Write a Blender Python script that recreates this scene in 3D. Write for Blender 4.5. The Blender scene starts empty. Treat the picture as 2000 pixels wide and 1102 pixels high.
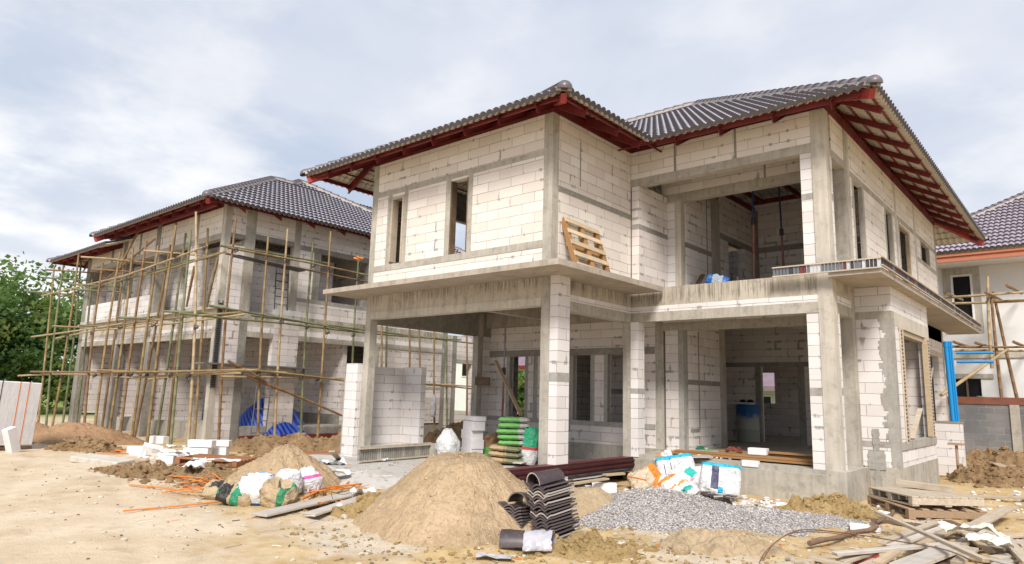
import bpy, math, random
import numpy as np
from mathutils import Vector, Matrix, noise as mnoise
R=math.radians; PI=math.pi
S=bpy.context.scene; COL=S.collection
rng=random.Random(7)
GZ=-0.2
# ------------------------------------------------------------------ camera (solved from the photograph's vanishing points)
RI=Vector((0.75948254,0.65000347,0.02611059)); UP=Vector((0.08609823,-0.140222,0.98636955)); FW=Vector((-0.64480491,0.74688237,0.16246031))
FPX=1332.1; CAMP=Vector((0,0,1.42))
cd=bpy.data.cameras.new('camera'); cam=bpy.data.objects.new('camera',cd); COL.objects.link(cam); S.camera=cam
cd.sensor_width=36; cd.lens=FPX/2000*36; cd.clip_start=.05; cd.clip_end=3000
cam.matrix_world=Matrix(((RI.x,UP.x,-FW.x,0),(RI.y,UP.y,-FW.y,0),(RI.z,UP.z,-FW.z,1.42),(0,0,0,1)))
def ray(u,v): return FW+RI*((u-1000)/FPX)-UP*((v-551)/FPX)
def G(u,v,z=GZ):
    d=ray(u,v); t=(z-1.42)/d.z; return CAMP+d*t
def onY(u,v,y):
    d=ray(u,v); return CAMP+d*(y/d.y)
def onX(u,v,x):
    d=ray(u,v); return CAMP+d*(x/d.x)
# ------------------------------------------------------------------ materials
class NT:
    def __init__(s,name):
        s.m=bpy.data.materials.new(name); s.m.use_nodes=True; s.t=s.m.node_tree; s.b=s.t.nodes['Principled BSDF']; s._p=None
    def n(s,typ,ins=None,**kw):
        nd=s.t.nodes.new(typ)
        for k,v in kw.items(): setattr(nd,k,v)
        for k,v in (ins or {}).items(): s.put(nd,k,v)
        return nd
    def put(s,nd,k,v):
        i=nd.inputs[k]
        if hasattr(v,'links') or isinstance(v,bpy.types.NodeSocket): s.t.links.new(v,i)
        elif isinstance(v,tuple) and len(v)==3 and i.type=='RGBA': i.default_value=v+(1,)
        else: i.default_value=v
    def math(s,op,a,b=0.0,c=None):
        ins={0:a,1:b}
        if c is not None: ins[2]=c
        return s.n('ShaderNodeMath',ins,operation=op).outputs[0]
    def noise(s,vec,scale,detail=4,rough=.55):
        return s.n('ShaderNodeTexNoise',{'Vector':vec,'Scale':scale,'Detail':detail,'Roughness':rough}).outputs[0]
    def ramp(s,f,a,b,lo=0.0,hi=1.0):
        return s.n('ShaderNodeMapRange',{'Value':f,'From Min':a,'From Max':b,'To Min':lo,'To Max':hi}).outputs[0]
    def mix(s,f,a,b,bt='MIX'):
        nd=s.t.nodes.new('ShaderNodeMix'); nd.data_type='RGBA'; nd.blend_type=bt
        s.put(nd,0,f); s.put(nd,6,a); s.put(nd,7,b); return nd.outputs[2]
    def scale(s,vec,sc): return s.n('ShaderNodeVectorMath',{0:vec,1:sc},operation='MULTIPLY').outputs[0]
    def geo(s): return s.n('ShaderNodeNewGeometry')
    def pos(s): return s.geo().outputs['Position']
    def obj(s): return s.n('ShaderNodeTexCoord').outputs['Object']
    def rnd(s): return s.n('ShaderNodeObjectInfo').outputs['Random']
    def fin(s,col,rough=.85,bump=None,bs=.3,bd=.02,spec=.3):
        s.put(s.b,'Base Color',col); s.put(s.b,'Roughness',rough); s.b.inputs['Specular IOR Level'].default_value=spec
        if bump is not None:
            bn=s.n('ShaderNodeBump',{'Height':bump,'Strength':bs,'Distance':bd}); s.put(s.b,'Normal',bn.outputs[0])
        return s.m
def uvz(N):
    g=N.geo(); sp=N.n('ShaderNodeSeparateXYZ',{0:g.outputs['Position']}); sn=N.n('ShaderNodeSeparateXYZ',{0:g.outputs['Normal']})
    f=N.math('GREATER_THAN',N.math('ABSOLUTE',sn.outputs[0]),.6)
    u=N.math('ADD',N.math('MULTIPLY',sp.outputs[1],f),N.math('MULTIPLY',sp.outputs[0],N.math('SUBTRACT',1.0,f)))
    return g,u,sp.outputs[2]
def m_aac(name,c1=(.83,.785,.765),c2=(.66,.60,.575),smear=.585,ms=.005,uoff=0.0,zoff=0.0,bw=.6):
    N=NT(name); g,u,z=uvz(N); p=g.outputs['Position']
    nz=N.n('ShaderNodeTexNoise',{'Vector':p,'Scale':9.0,'Detail':3}); nc=N.n('ShaderNodeSeparateXYZ',{0:nz.outputs['Color']})
    u2=N.math('ADD',u,N.math('MULTIPLY_ADD',nc.outputs[0],.016,uoff)); z2=N.math('ADD',z,N.math('MULTIPLY_ADD',nc.outputs[1],.012,zoff-.006))
    v=N.n('ShaderNodeCombineXYZ',{0:u2,1:z2}).outputs[0]
    def brick(ms,sm):
        return N.n('ShaderNodeTexBrick',{'Vector':v,'Color1':c1,'Color2':c2,'Mortar':(.5,.5,.5),'Scale':1.0,'Mortar Size':ms,'Mortar Smooth':sm,'Brick Width':bw,'Row Height':.2},offset=.5,squash=1.0)
    b1=brick(ms,.35); b2=brick(.04,.9)
    vis=N.ramp(N.noise(p,2.2,4),.40,.66,.10,.80)
    big=N.ramp(N.noise(p,.9,5),.35,.75); fine=N.noise(p,35,3)
    col=N.mix(N.math('MULTIPLY',big,.30),b1.outputs[0],(.60,.52,.46))
    col=N.mix(N.ramp(fine,.3,.7,0,.14),col,(.55,.50,.47))
    # grey mortar smears clinging to the joints
    sv=N.n('ShaderNodeCombineXYZ',{0:N.math('MULTIPLY',u,5.0),1:N.math('MULTIPLY',z,1.2)}).outputs[0]
    sm=N.math('MULTIPLY',N.ramp(N.noise(sv,1.0,6,.6),smear,smear+.03),N.ramp(b2.outputs[1],.02,.35))
    col=N.mix(N.math('MULTIPLY',sm,.8),col,(.34,.32,.295))
    jt=N.math('MULTIPLY',b1.outputs[1],vis)
    col=N.mix(jt,col,(.10,.088,.08))
    h=N.math('SUBTRACT',N.math('MULTIPLY',fine,.25),N.math('MULTIPLY',b1.outputs[1],.8)); h=N.math('ADD',h,N.math('MULTIPLY',sm,.5))
    return N.fin(col,.92,h,.6,.015,.15)
def m_conc(name,a=(.54,.495,.42),b=(.36,.325,.27),drip=0.0,light=None,stk=.42):
    N=NT(name); g,u,z=uvz(N); p=g.outputs['Position']
    n1=N.noise(p,1.6,6,.65); n2=N.noise(p,14,4)
    st=N.noise(N.n('ShaderNodeCombineXYZ',{0:N.math('MULTIPLY',u,9.0),1:N.math('MULTIPLY',z,.7)}).outputs[0],1.0,5,.6); vt=N.math('LESS_THAN',N.math('ABSOLUTE',N.n('ShaderNodeSeparateXYZ',{0:g.outputs['Normal']}).outputs[2]),.6)
    col=N.mix(N.ramp(n1,.3,.7),b,a); col=N.mix(N.math('MULTIPLY',N.ramp(st,.46,.66,0,stk),vt),col,(.20,.175,.14)); col=N.mix(N.ramp(N.noise(p,5.5,6,.7),.52,.66,0,stk),col,(.175,.155,.125))
    col=N.mix(N.ramp(n2,.4,.75,0,.3),col,(.56,.53,.48))
    if drip:
        d=N.math('ADD',N.math('MULTIPLY',N.noise(N.n('ShaderNodeCombineXYZ',{0:N.math('MULTIPLY',u,38.0),1:N.math('MULTIPLY',z,.8)}).outputs[0],1.0,4,.75),.7),N.math('MULTIPLY',N.noise(N.n('ShaderNodeCombineXYZ',{0:N.math('MULTIPLY',u,1.3)}).outputs[0],1.0,3,.6),.3))
        ln=N.noise(N.n('ShaderNodeCombineXYZ',{0:N.math('MULTIPLY',u,6.0)}).outputs[0],1.0,4,.8)
        reach=N.math('SUBTRACT',3.68,N.math('MULTIPLY',ln,.70))   # how far each drip has run down from the slab edge
        f=N.math('MULTIPLY',N.ramp(d,.49,.56),N.ramp(N.math('SUBTRACT',z,reach),-.02,.12))
        col=N.mix(N.math('MULTIPLY',f,drip*.75),col,(.07,.06,.05))
    h=N.math('ADD',N.math('MULTIPLY',n2,.6),N.noise(p,70,2))
    return N.fin(col,.9,h,.35,.012,.2)
def m_plain(name,c,rough=.6,var=.25,sc=6.0,metal=0.0,c2=None,spec=.3,bs=.15):
    N=NT(name); p=N.obj(); n1=N.noise(p,sc,5,.6)
    d=c2 or tuple(x*.55 for x in c)
    col=N.mix(N.ramp(n1,.35,.75,0,var*2 if not c2 else 1),c,d)
    N.b.inputs['Metallic'].default_value=metal
    return N.fin(col,rough,N.noise(p,sc*6,3),bs,.005,spec)
def m_wood(name,c1,c2,axis=0,sc=1.0):
    N=NT(name); p=N.obj(); r=N.rnd()
    st=[30.0,30.0,30.0]; st[axis]=1.2
    pv=N.n('ShaderNodeVectorMath',{0:N.scale(p,tuple(st)),1:N.n('ShaderNodeCombineXYZ',{0:N.math('MULTIPLY',r,40.0),1:N.math('MULTIPLY',r,17.0)}).outputs[0]},operation='ADD').outputs[0]
    g=N.noise(pv,sc,5,.6); dirt=N.noise(p,5,5,.65)
    col=N.mix(N.ramp(g,.3,.7),c1,c2); col=N.mix(N.ramp(r,0,1,0,.45),col,tuple(x*.6 for x in c2))
    col=N.mix(N.ramp(dirt,.5,.75,0,.5),col,(.30,.24,.17))
    return N.fin(col,.8,g,.2,.006,.2)
def m_tile(name,c=(.40,.36,.405),rough=.22,coat=1.0):
    N=NT(name); p=N.pos(); n=N.noise(p,3,5,.6); n2=N.noise(p,22,3)
    col=N.mix(N.ramp(n,.35,.7),c,tuple(x*.72 for x in c)); col=N.mix(N.ramp(n2,.55,.8,0,.35),col,(.36,.31,.30))
    vo=N.n('ShaderNodeTexVoronoi',{'Vector':N.scale(p,(3.3,3.3,2.0)),'Scale':1.0},distance='CHEBYCHEV'); vc=N.n('ShaderNodeSeparateXYZ',{0:vo.outputs['Color']}).outputs[0]; col=N.mix(N.math('MULTIPLY',vc,.55),col,tuple(x*.55 for x in c)); N.b.inputs['Coat Weight'].default_value=coat; N.b.inputs['Coat Roughness'].default_value=.25
    return N.fin(col,N.ramp(n2,.3,.7,rough,rough+.15),n2,.1,.004,.5)
def m_sand(name,a,b,dark=.25,sc=1.0,speck=True,bs=.6,slide=False):
    N=NT(name); p=N.pos(); n1=N.noise(p,1.3*sc,5,.6); n2=N.noise(p,9*sc,5,.65); n3=N.noise(p,60*sc,3,.7)
    col=N.mix(N.ramp(n1,.3,.7),a,b); col=N.mix(N.ramp(n2,.5,.78,0,.55),col,tuple(x*.62 for x in b))
    if speck: col=N.mix(N.ramp(n3,.62,.72,0,.6),col,tuple(x*.45 for x in b))
    n4=N.noise(p,24*sc,4,.65)
    if slide:
        so=N.n('ShaderNodeSeparateXYZ',{0:N.obj()}); an=N.math('ARCTAN2',so.outputs[1],so.outputs[0]); rd=N.math('POWER',N.math('ADD',N.math('MULTIPLY',so.outputs[0],so.outputs[0]),N.math('MULTIPLY',so.outputs[1],so.outputs[1])),.5)
        sv=N.n('ShaderNodeCombineXYZ',{0:N.math('MULTIPLY',an,16.0),1:N.math('MULTIPLY',rd,5.0),2:so.outputs[2]}).outputs[0]; n5=N.noise(sv,1.0,5,.65); sv2=N.n('ShaderNodeCombineXYZ',{0:N.math('MULTIPLY',an,30.0),1:N.math('MULTIPLY',rd,9.0)}).outputs[0]; n6=N.noise(sv2,1.0,3,.6)
        col=N.mix(N.ramp(n6,.60,.68,0,.65),col,tuple(x*.45 for x in b)); col=N.mix(N.ramp(n5,.5,.7,0,.35),col,tuple(x*.7 for x in b)); dmp=N.noise(p,.9,3,.5); col=N.mix(N.ramp(dmp,.52,.62,0,.35),col,tuple(x*.62 for x in b)); n2=N.math('ADD',n2,N.math('MULTIPLY',n5,1.6))
    col=N.mix(N.ramp(n4,.5,.7,0,.45),col,tuple(x*.55 for x in b)); col=N.mix(N.ramp(n4,.3,.45,.35,0),col,tuple(min(1,x*1.25) for x in a)); return N.fin(col,.95,N.math('ADD',N.math('ADD',n2,N.math('MULTIPLY',n4,.8)),N.math('MULTIPLY',n3,.5)),min(1,bs*1.5),.04,.1)
def m_gravel(name):
    N=NT(name); p=N.pos(); v=N.n('ShaderNodeTexVoronoi',{'Vector':p,'Scale':42.0}); v2=N.n('ShaderNodeTexVoronoi',{'Vector':p,'Scale':75.0})
    s=N.n('ShaderNodeSeparateXYZ',{0:v.outputs['Color']}); s2=N.n('ShaderNodeSeparateXYZ',{0:v2.outputs['Color']})
    col=N.mix(s.outputs[0],(.26,.24,.235),(.68,.635,.61)); col=N.mix(N.math('MULTIPLY',s2.outputs[1],.5),col,(.72,.68,.64))
    col=N.mix(N.ramp(s.outputs[2],.75,.9,0,.7),col,(.42,.30,.20))
    col=N.mix(N.ramp(v.outputs['Distance'],.35,.75,0,.8),col,(.10,.09,.085))
    h=N.math('SUBTRACT',1.0,v.outputs['Distance'])
    return N.fin(col,.85,h,.9,.02,.2)
def m_band(name,stops,axis=0,rough=.45,dirt=.25):
    """stops: list of (limit, colour) along a local axis; woven/printed bag"""
    N=NT(name); p=N.obj(); s=N.n('ShaderNodeSeparateXYZ',{0:p}); w=N.noise(p,7,3)
    x=N.math('ADD',s.outputs[axis],N.math('MULTIPLY_ADD',w,.05,-.025)); col=stops[0][1]
    for (lim,_),(_,c) in zip(stops[:-1],stops[1:]): col=N.mix(N.math('GREATER_THAN',x,lim),col,c)
    d=N.noise(p,11,5,.65); col=N.mix(N.ramp(d,.5,.75,0,dirt*2),col,(.45,.38,.28))
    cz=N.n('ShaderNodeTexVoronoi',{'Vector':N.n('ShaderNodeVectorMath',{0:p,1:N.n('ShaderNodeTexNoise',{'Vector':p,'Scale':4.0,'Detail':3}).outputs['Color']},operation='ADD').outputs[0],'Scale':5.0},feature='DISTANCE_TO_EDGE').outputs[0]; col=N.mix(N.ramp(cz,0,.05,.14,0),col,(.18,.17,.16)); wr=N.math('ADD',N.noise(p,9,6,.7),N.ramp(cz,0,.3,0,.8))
    return N.fin(col,rough,wr,.5,.03,.3)
def m_print(name,base,items,rough=.45):
    """items: (x0,x1,y0,y1,colour) rectangles printed in local XY"""
    N=NT(name); p=N.obj(); s=N.n('ShaderNodeSeparateXYZ',{0:p}); col=base
    for x0,x1,y0,y1,c in items:
        f=N.math('MULTIPLY',N.math('MULTIPLY',N.math('GREATER_THAN',s.outputs[0],x0),N.math('LESS_THAN',s.outputs[0],x1)),N.math('MULTIPLY',N.math('GREATER_THAN',s.outputs[1],y0),N.math('LESS_THAN',s.outputs[1],y1)))
        col=N.mix(f,col,c)
    d=N.noise(p,9,5,.65); col=N.mix(N.ramp(d,.52,.78,0,.45),col,(.42,.36,.28))
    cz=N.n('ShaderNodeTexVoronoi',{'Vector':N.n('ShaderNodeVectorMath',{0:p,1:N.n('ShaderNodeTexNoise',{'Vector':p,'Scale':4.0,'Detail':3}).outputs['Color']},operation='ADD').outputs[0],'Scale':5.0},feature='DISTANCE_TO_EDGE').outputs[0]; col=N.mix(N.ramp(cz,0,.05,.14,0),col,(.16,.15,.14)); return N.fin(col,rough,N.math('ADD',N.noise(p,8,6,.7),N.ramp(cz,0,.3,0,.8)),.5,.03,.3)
AAC=m_aac('aerated_block_masonry',(.90,.83,.755),(.77,.69,.615),.59); AACC=m_aac('clean_aerated_blocks',(.85,.81,.79),(.72,.68,.66),.595,.005)
AACD=m_aac('smeared_aerated_blocks',(.83,.77,.735),(.69,.62,.58),.56,uoff=.27)
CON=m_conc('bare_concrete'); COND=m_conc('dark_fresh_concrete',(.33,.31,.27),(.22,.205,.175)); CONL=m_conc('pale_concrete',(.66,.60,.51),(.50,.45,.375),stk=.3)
BEAM=m_conc('drip_stained_concrete',(.60,.535,.43),(.46,.40,.315),.85); SLABU=m_conc('board_marked_concrete',(.50,.43,.35),(.38,.32,.26))
PLAST=m_plain('painted_plaster',(.80,.785,.76),.85,.12,.8); MORT=m_conc('grey_mortar',(.44,.42,.38),(.33,.31,.28))
TILE=m_tile('glazed_roof_tile'); TILED=m_tile('dark_roof_tile',(.075,.05,.052),.4,.3); TILEU=m_plain('raw_tile_underside',(.66,.60,.50),.9,.2,3)
TILEC=m_tile('pale_lilac_roof_tile',(.56,.47,.55),.3,.7); TILEH=m_plain('shaded_tile_hollow',(.115,.10,.105),.9,.2,9); CAPM=m_tile('ridge_tile_glaze',(.17,.135,.15),.4,.25); CREAM=m_plain('cream_mortar_bed',(.50,.46,.41),.9,.25)  # hollow tile ends: shade inside the open barrels is put into a dark colour
RED=m_plain('red_oxide_steel',(.19,.022,.022),.55,.3,4,0,(.085,.014,.013),.4); REDL=m_plain('bright_red_primer',(.36,.05,.04),.5,.25,3)
ORF=m_plain('orange_fascia_board',(.52,.19,.11),.6,.15)
WOOD=m_wood('raw_sawn_wood',(.60,.47,.32),(.45,.34,.22)); WOODP=m_wood('pale_weathered_wood',(.66,.56,.44),(.48,.39,.29)); WOODO=m_wood('orange_formwork_wood',(.50,.28,.11),(.36,.18,.07)); WOODD=m_wood('dark_old_wood',(.22,.15,.10),(.13,.085,.055)); WOODG=m_wood('grey_weathered_board',(.66,.60,.53),(.50,.44,.38))
BAMB=[m_plain('straw_bamboo',(.34,.24,.115),.5,.3,2,0,(.17,.105,.045)),m_plain('brown_bamboo',(.26,.155,.08),.55,.3,2,0,(.20,.11,.05)),m_plain('green_bamboo',(.22,.225,.12),.5,.3,2,0,(.10,.11,.055)),m_plain('pale_bamboo',(.46,.355,.21),.5,.3,2,0,(.33,.23,.12))]
STEEL=m_plain('grey_steel',(.30,.30,.31),.45,.3,8,.6); DARK=m_plain('dark_steel',(.06,.055,.06),.5,.3,8); BLACK=m_plain('black_rubber',(.02,.02,.02),.6)
SAND=m_sand('building_sand',(.66,.485,.305),(.52,.37,.22),slide=True); SANDP=m_sand('yellow_sand',(.56,.43,.28),(.45,.33,.20)); SANDR=m_sand('reddish_sand',(.46,.29,.17),(.36,.21,.11))
SOIL=m_sand('dug_soil',(.47,.32,.18),(.29,.18,.09),sc=1.8,bs=1.0); SOILY=m_sand('yellow_clay',(.60,.43,.21),(.44,.295,.125),sc=1.8,bs=1.0); GRAV=m_gravel('crushed_gravel')
BLUEP=m_plain('blue_pvc',(.01,.26,.62),.35,.08,4,0,None,.5); WHITE=m_plain('white_plastic_sheet',(.78,.77,.78),.35,.12,5); ORANGE=m_plain('orange_plastic_strap',(.85,.25,.04),.4,.2,6)
GLASSD=m_plain('dark_window_void',(.012,.013,.015),.25)
# ------------------------------------------------------------------ mesh building
class MB:
    def __init__(s): s.v=[]; s.f=[]; s.mi=[]; s.sm=[]
    def add(s,vs,fs,mi=0,smooth=False):
        o=len(s.v); s.v+= [tuple(v) for v in vs]; s.f+=[tuple(i+o for i in f) for f in fs]; s.mi+=[mi]*len(fs); s.sm+=[smooth]*len(fs)
    def box(s,x0,x1,y0,y1,z0,z1,mi=0):
        s.add([(x0,y0,z0),(x1,y0,z0),(x1,y1,z0),(x0,y1,z0),(x0,y0,z1),(x1,y0,z1),(x1,y1,z1),(x0,y1,z1)],[(0,3,2,1),(4,5,6,7),(0,1,5,4),(1,2,6,5),(2,3,7,6),(3,0,4,7)],mi)
    def bar(s,p,q,w,h,mi=0,up=Vector((0,0,1)),jit=0):
        p=Vector(p);q=Vector(q); d=(q-p).normalized(); sd=d.cross(up)
        if sd.length<1e-3: sd=d.cross(Vector((1,0,0)))
        sd.normalize(); u=sd.cross(d)
        vs=[]
        for c in (p,q):
            for a,b in ((-1,-1),(1,-1),(1,1),(-1,1)): vs.append(c+sd*(a*w/2)+u*(b*h/2)+Vector((rng.uniform(-jit,jit),rng.uniform(-jit,jit),rng.uniform(-jit,jit))))
        s.add(vs,[(0,1,2,3),(7,6,5,4),(0,4,5,1),(1,5,6,2),(2,6,7,3),(3,7,4,0)],mi)
    def tube(s,pts,rad,n=8,mi=0,cap=True):
        pts=[Vector(p) for p in pts]
        if not hasattr(rad,'__len__'): rad=[rad]*len(pts)
        o=[]; ref=None
        for i,p in enumerate(pts):
            d=(pts[min(i+1,len(pts)-1)]-pts[max(i-1,0)]).normalized()
            if ref is None: ref=d.orthogonal().normalized()
            a=(ref-d*ref.dot(d)); a=a.normalized() if a.length>1e-4 else d.orthogonal().normalized(); ref=a; b=d.cross(a)
            o+= [p+(a*math.cos(2*PI*k/n)+b*math.sin(2*PI*k/n))*rad[i] for k in range(n)]
        f=[(i*n+k,i*n+(k+1)%n,(i+1)*n+(k+1)%n,(i+1)*n+k) for i in range(len(pts)-1) for k in range(n)]
        s.add(o,f,mi,True)
        if cap: s.add([o[k] for k in range(n)],[tuple(range(n-1,-1,-1))],mi); s.add([o[-n+k] for k in range(n)],[tuple(range(n))],mi)
    def mesh(s,name,mats):
        me=bpy.data.meshes.new(name); me.from_pydata(s.v,[],s.f)
        for m in (mats if isinstance(mats,(list,tuple)) else [mats]): me.materials.append(m)
        me.polygons.foreach_set('material_index',s.mi); me.polygons.foreach_set('use_smooth',s.sm); me.update(); return me
def bevel(o,w=.006,seg=2):
    b=o.modifiers.new('bevel','BEVEL'); b.width=w; b.segments=seg; b.limit_method='ANGLE'; return o
def T(name,label,cat,loc=(0,0,0),group=None):
    o=bpy.data.objects.new(name,None); COL.objects.link(o); o.location=loc; o.empty_display_size=.2
    o['label']=label; o['category']=cat
    if group: o['group']=group
    return o
def tag(o,label,cat,group=None):
    o['label']=label; o['category']=cat
    if group: o['group']=group
    return o
def part(name,mb,mats,parent,label=None,bev=0):
    """mesh given in world coordinates, hung under its thing"""
    o=bpy.data.objects.new(name,mb.mesh(name,mats)); COL.objects.link(o)
    if parent is not None:
        o.parent=parent; root=Vector((0,0,0)); q=parent
        while q is not None: root+=q.location; q=q.parent
        o.location=-root if parent.type=='EMPTY' else (0,0,0)
    if label: o['label']=label
    if bev: bevel(o,bev)
    return o
def solid(name,mb,mats,label,cat,group=None,loc=(0,0,0),rot=(0,0,0),bev=0):
    """a thing that is one mesh in local coordinates"""
    o=bpy.data.objects.new(name,mb.mesh(name,mats)); COL.objects.link(o); o.location=loc; o.rotation_euler=rot
    if bev: bevel(o,bev)
    return tag(o,label,cat,group)
def struct(name,mb,mats):
    o=bpy.data.objects.new(name,mb.mesh(name,mats)); COL.objects.link(o); o['kind']='structure'; return o
def stuff(name,mb,mats,label,cat):
    o=bpy.data.objects.new(name,mb.mesh(name,mats)); COL.objects.link(o); o['kind']='stuff'; o['label']=label; o['category']=cat; return o
def copy(o,label,loc,rot=None,sc=None):
    c=o.copy(); COL.objects.link(c); c.location=loc; c['label']=label
    if rot is not None: c.rotation_euler=rot
    if sc is not None: c.scale=sc
    for k in list(o.children):
        d=k.copy(); COL.objects.link(d); d.parent=c
    return c
def wall(axis,c0,c1,a0,a1,z0,z1,holes=()):
    """wall along 'x' or 'y', thickness c0..c1, holes (a0,a1,z0,z1)"""
    holes=[(h[0]-.004,h[1]+.004,h[2]-.004,h[3]+.004) for h in holes]
    A=sorted({a0,a1,*[min(max(h[i],a0),a1) for h in holes for i in (0,1)]}); Zs=sorted({z0,z1,*[min(max(h[i],z0),z1) for h in holes for i in (2,3)]})
    def sol(i,j):
        if not(0<=i<len(A)-1 and 0<=j<len(Zs)-1): return False
        a=(A[i]+A[i+1])/2; z=(Zs[j]+Zs[j+1])/2
        return not any(h[0]<a<h[1] and h[2]<z<h[3] for h in holes)
    mb=MB(); P=(lambda a,c,z:(a,c,z)) if axis=='x' else (lambda a,c,z:(c,a,z))
    def q(*p): mb.add([P(*x) for x in p],[(0,1,2,3)])
    for i in range(len(A)-1):
        for j in range(len(Zs)-1):
            if not sol(i,j): continue
            a,b,z,w=A[i],A[i+1],Zs[j],Zs[j+1]
            q((a,c0,z),(b,c0,z),(b,c0,w),(a,c0,w)); q((b,c1,z),(a,c1,z),(a,c1,w),(b,c1,w))
            if not sol(i-1,j): q((a,c1,z),(a,c0,z),(a,c0,w),(a,c1,w))
            if not sol(i+1,j): q((b,c0,z),(b,c1,z),(b,c1,w),(b,c0,w))
            if not sol(i,j-1): q((a,c1,z),(b,c1,z),(b,c0,z),(a,c0,z))
            if not sol(i,j+1): q((a,c0,w),(b,c0,w),(b,c1,w),(a,c1,w))
    return mb
def B(*b):
    m=MB(); m.box(*b); return m
def nz(x,y,z=0,s=1.0): return mnoise.noise(Vector((x*s,y*s,z*s)))
def fbm(x,y,z=0,s=1.0,o=4):
    a=1;t=0
    for i in range(o): t+=a*mnoise.noise(Vector((x*s,y*s,z*s+i*7.3))); s*=2.1; a*=.5
    return t
# ------------------------------------------------------------------ tiled roofs
WAVE=.165
def wave(a): return .05*(abs(math.cos(PI*a/WAVE))**.8)
def roof_plane(P,ua,ub,tp,a0,a1,bmax,bmin=0.0,course=.30):
    """top and underside of one roof slope; a along the eave, b the horizontal run up the slope"""
    P=Vector(P); ua=Vector(ua); ub=Vector(ub); c=1/math.sqrt(1+tp*tp); nrm=Vector((0,0,1))*c-ub*(tp*c)
    top=MB(); bot=MB(); k0=0; b=bmin; st=WAVE/6
    while b<bmax-1e-4:
        b2=min(b+course,bmax); lo=min(a0(b),a0(b2)); hi=max(a1(b),a1(b2))
        if hi-lo>.02:
            i0=math.floor(lo/st); i1=math.ceil(hi/st); n=i1-i0+1; rows=[]
            for bb,lift in ((b,.0),(b,.062),(b2,.004)):
                l,h=a0(bb),max(a1(bb),a0(bb)); r=[]
                for i in range(n):
                    a=min(max((i0+i)*st,l),h); hh=wave(a)+lift-(.03 if lift==0 else 0)
                    r.append(P+ua*a+ub*bb+Vector((0,0,tp*bb))+nrm*hh)
                rows.append(r)
            vs=[v for r in rows for v in r]
            top.add(vs,[(i,i+1,n+i+1,n+i) for i in range(n-1)],1,False); top.add(vs,[(n+i,n+i+1,2*n+i+1,2*n+i) for i in range(n-1)],0,True)  # riser faces get the dark colour painted for shade under the tile rolls
            r1=[];r2=[]
            for i in range(n):
                for bb,rr,dz in ((b,r1,-.028),(b2,r2,-.05)):
                    l,h=a0(bb),max(a1(bb),a0(bb)); a=min(max((i0+i)*st,l),h); rr.append(P+ua*a+ub*bb+Vector((0,0,tp*bb))+nrm*(wave(a)+dz))
            bot.add(r2+r1,[(i,i+1,n+i+1,n+i) for i in range(n-1)],0,True)
        b=b2
    return top,bot
def hip_caps(p,q,n=None,r=.13):
    """half-round ridge tiles lapped up a hip, on a cream mortar bed; first point is the low end"""
    p=Vector(p);q=Vector(q); L=(q-p).length; n=n or max(2,int(L/.3)); d=(q-p)/L; sd=d.cross(Vector((0,0,1))).normalized(); u=sd.cross(d)
    caps=MB(); bed=MB(); K=8
    for i in range(n):
        a=p+d*(L*i/n-.03); b=p+d*(L*(i+1)/n+.02); vs=[]
        for c,rr in ((a,r*1.05),(b,r*.76)):
            for k in range(K+1):
                t=PI*k/K; vs.append(c+sd*(math.cos(t)*rr)+u*(math.sin(t)*rr*.95+.03))
        f=[(k,k+1,K+2+k,K+1+k) for k in range(K)]
        caps.add(vs,f,0,True); caps.add([vs[k] for k in range(K+1)]+[a+u*.03+sd*0], [(k,k+1,K+1) for k in range(K)],1)  # end fans carry the same painted shade as the tile hollows
    bed.bar(p+u*.02,q+u*.02,r*2.0,.07,0,u)
    # closed round end at the eave
    e=MB(); 
    for j in range(4):
        pass
    vs=[]; M=5
    for j in range(M+1):
        ph=PI/2*j/M
        for k in range(K+1):
            t=PI*k/K; vs.append(p-d*(math.sin(ph)*r*.9+.03)+sd*(math.cos(t)*r*math.cos(ph))+u*(math.sin(t)*r*.95*math.cos(ph)+.03))
    caps.add(vs,[(j*(K+1)+k,j*(K+1)+k+1,(j+1)*(K+1)+k+1,(j+1)*(K+1)+k) for j in range(M) for k in range(K)],0,True)
    return caps,bed
def put_plane(parent,*a,mat=None,**k):
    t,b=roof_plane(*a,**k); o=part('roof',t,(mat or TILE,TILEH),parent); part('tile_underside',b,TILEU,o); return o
def put_caps(roof,p,q):
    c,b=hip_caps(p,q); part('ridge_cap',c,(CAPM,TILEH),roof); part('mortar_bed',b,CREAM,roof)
def cchan(p,q,w=.05,h=.12,up=Vector((0,0,1))):
    """steel C channel: web and two lips"""
    p=Vector(p);q=Vector(q); d=(q-p).normalized(); sd=d.cross(up).normalized(); u=sd.cross(d); m=MB()
    m.bar(p,q,.008,h,0,up); m.bar(p+sd*w/2+u*(h/2-.003),q+sd*w/2+u*(h/2-.003),w,.006,0,up); m.bar(p+sd*w/2-u*(h/2-.003),q+sd*w/2-u*(h/2-.003),w,.006,0,up)
    return m
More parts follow.
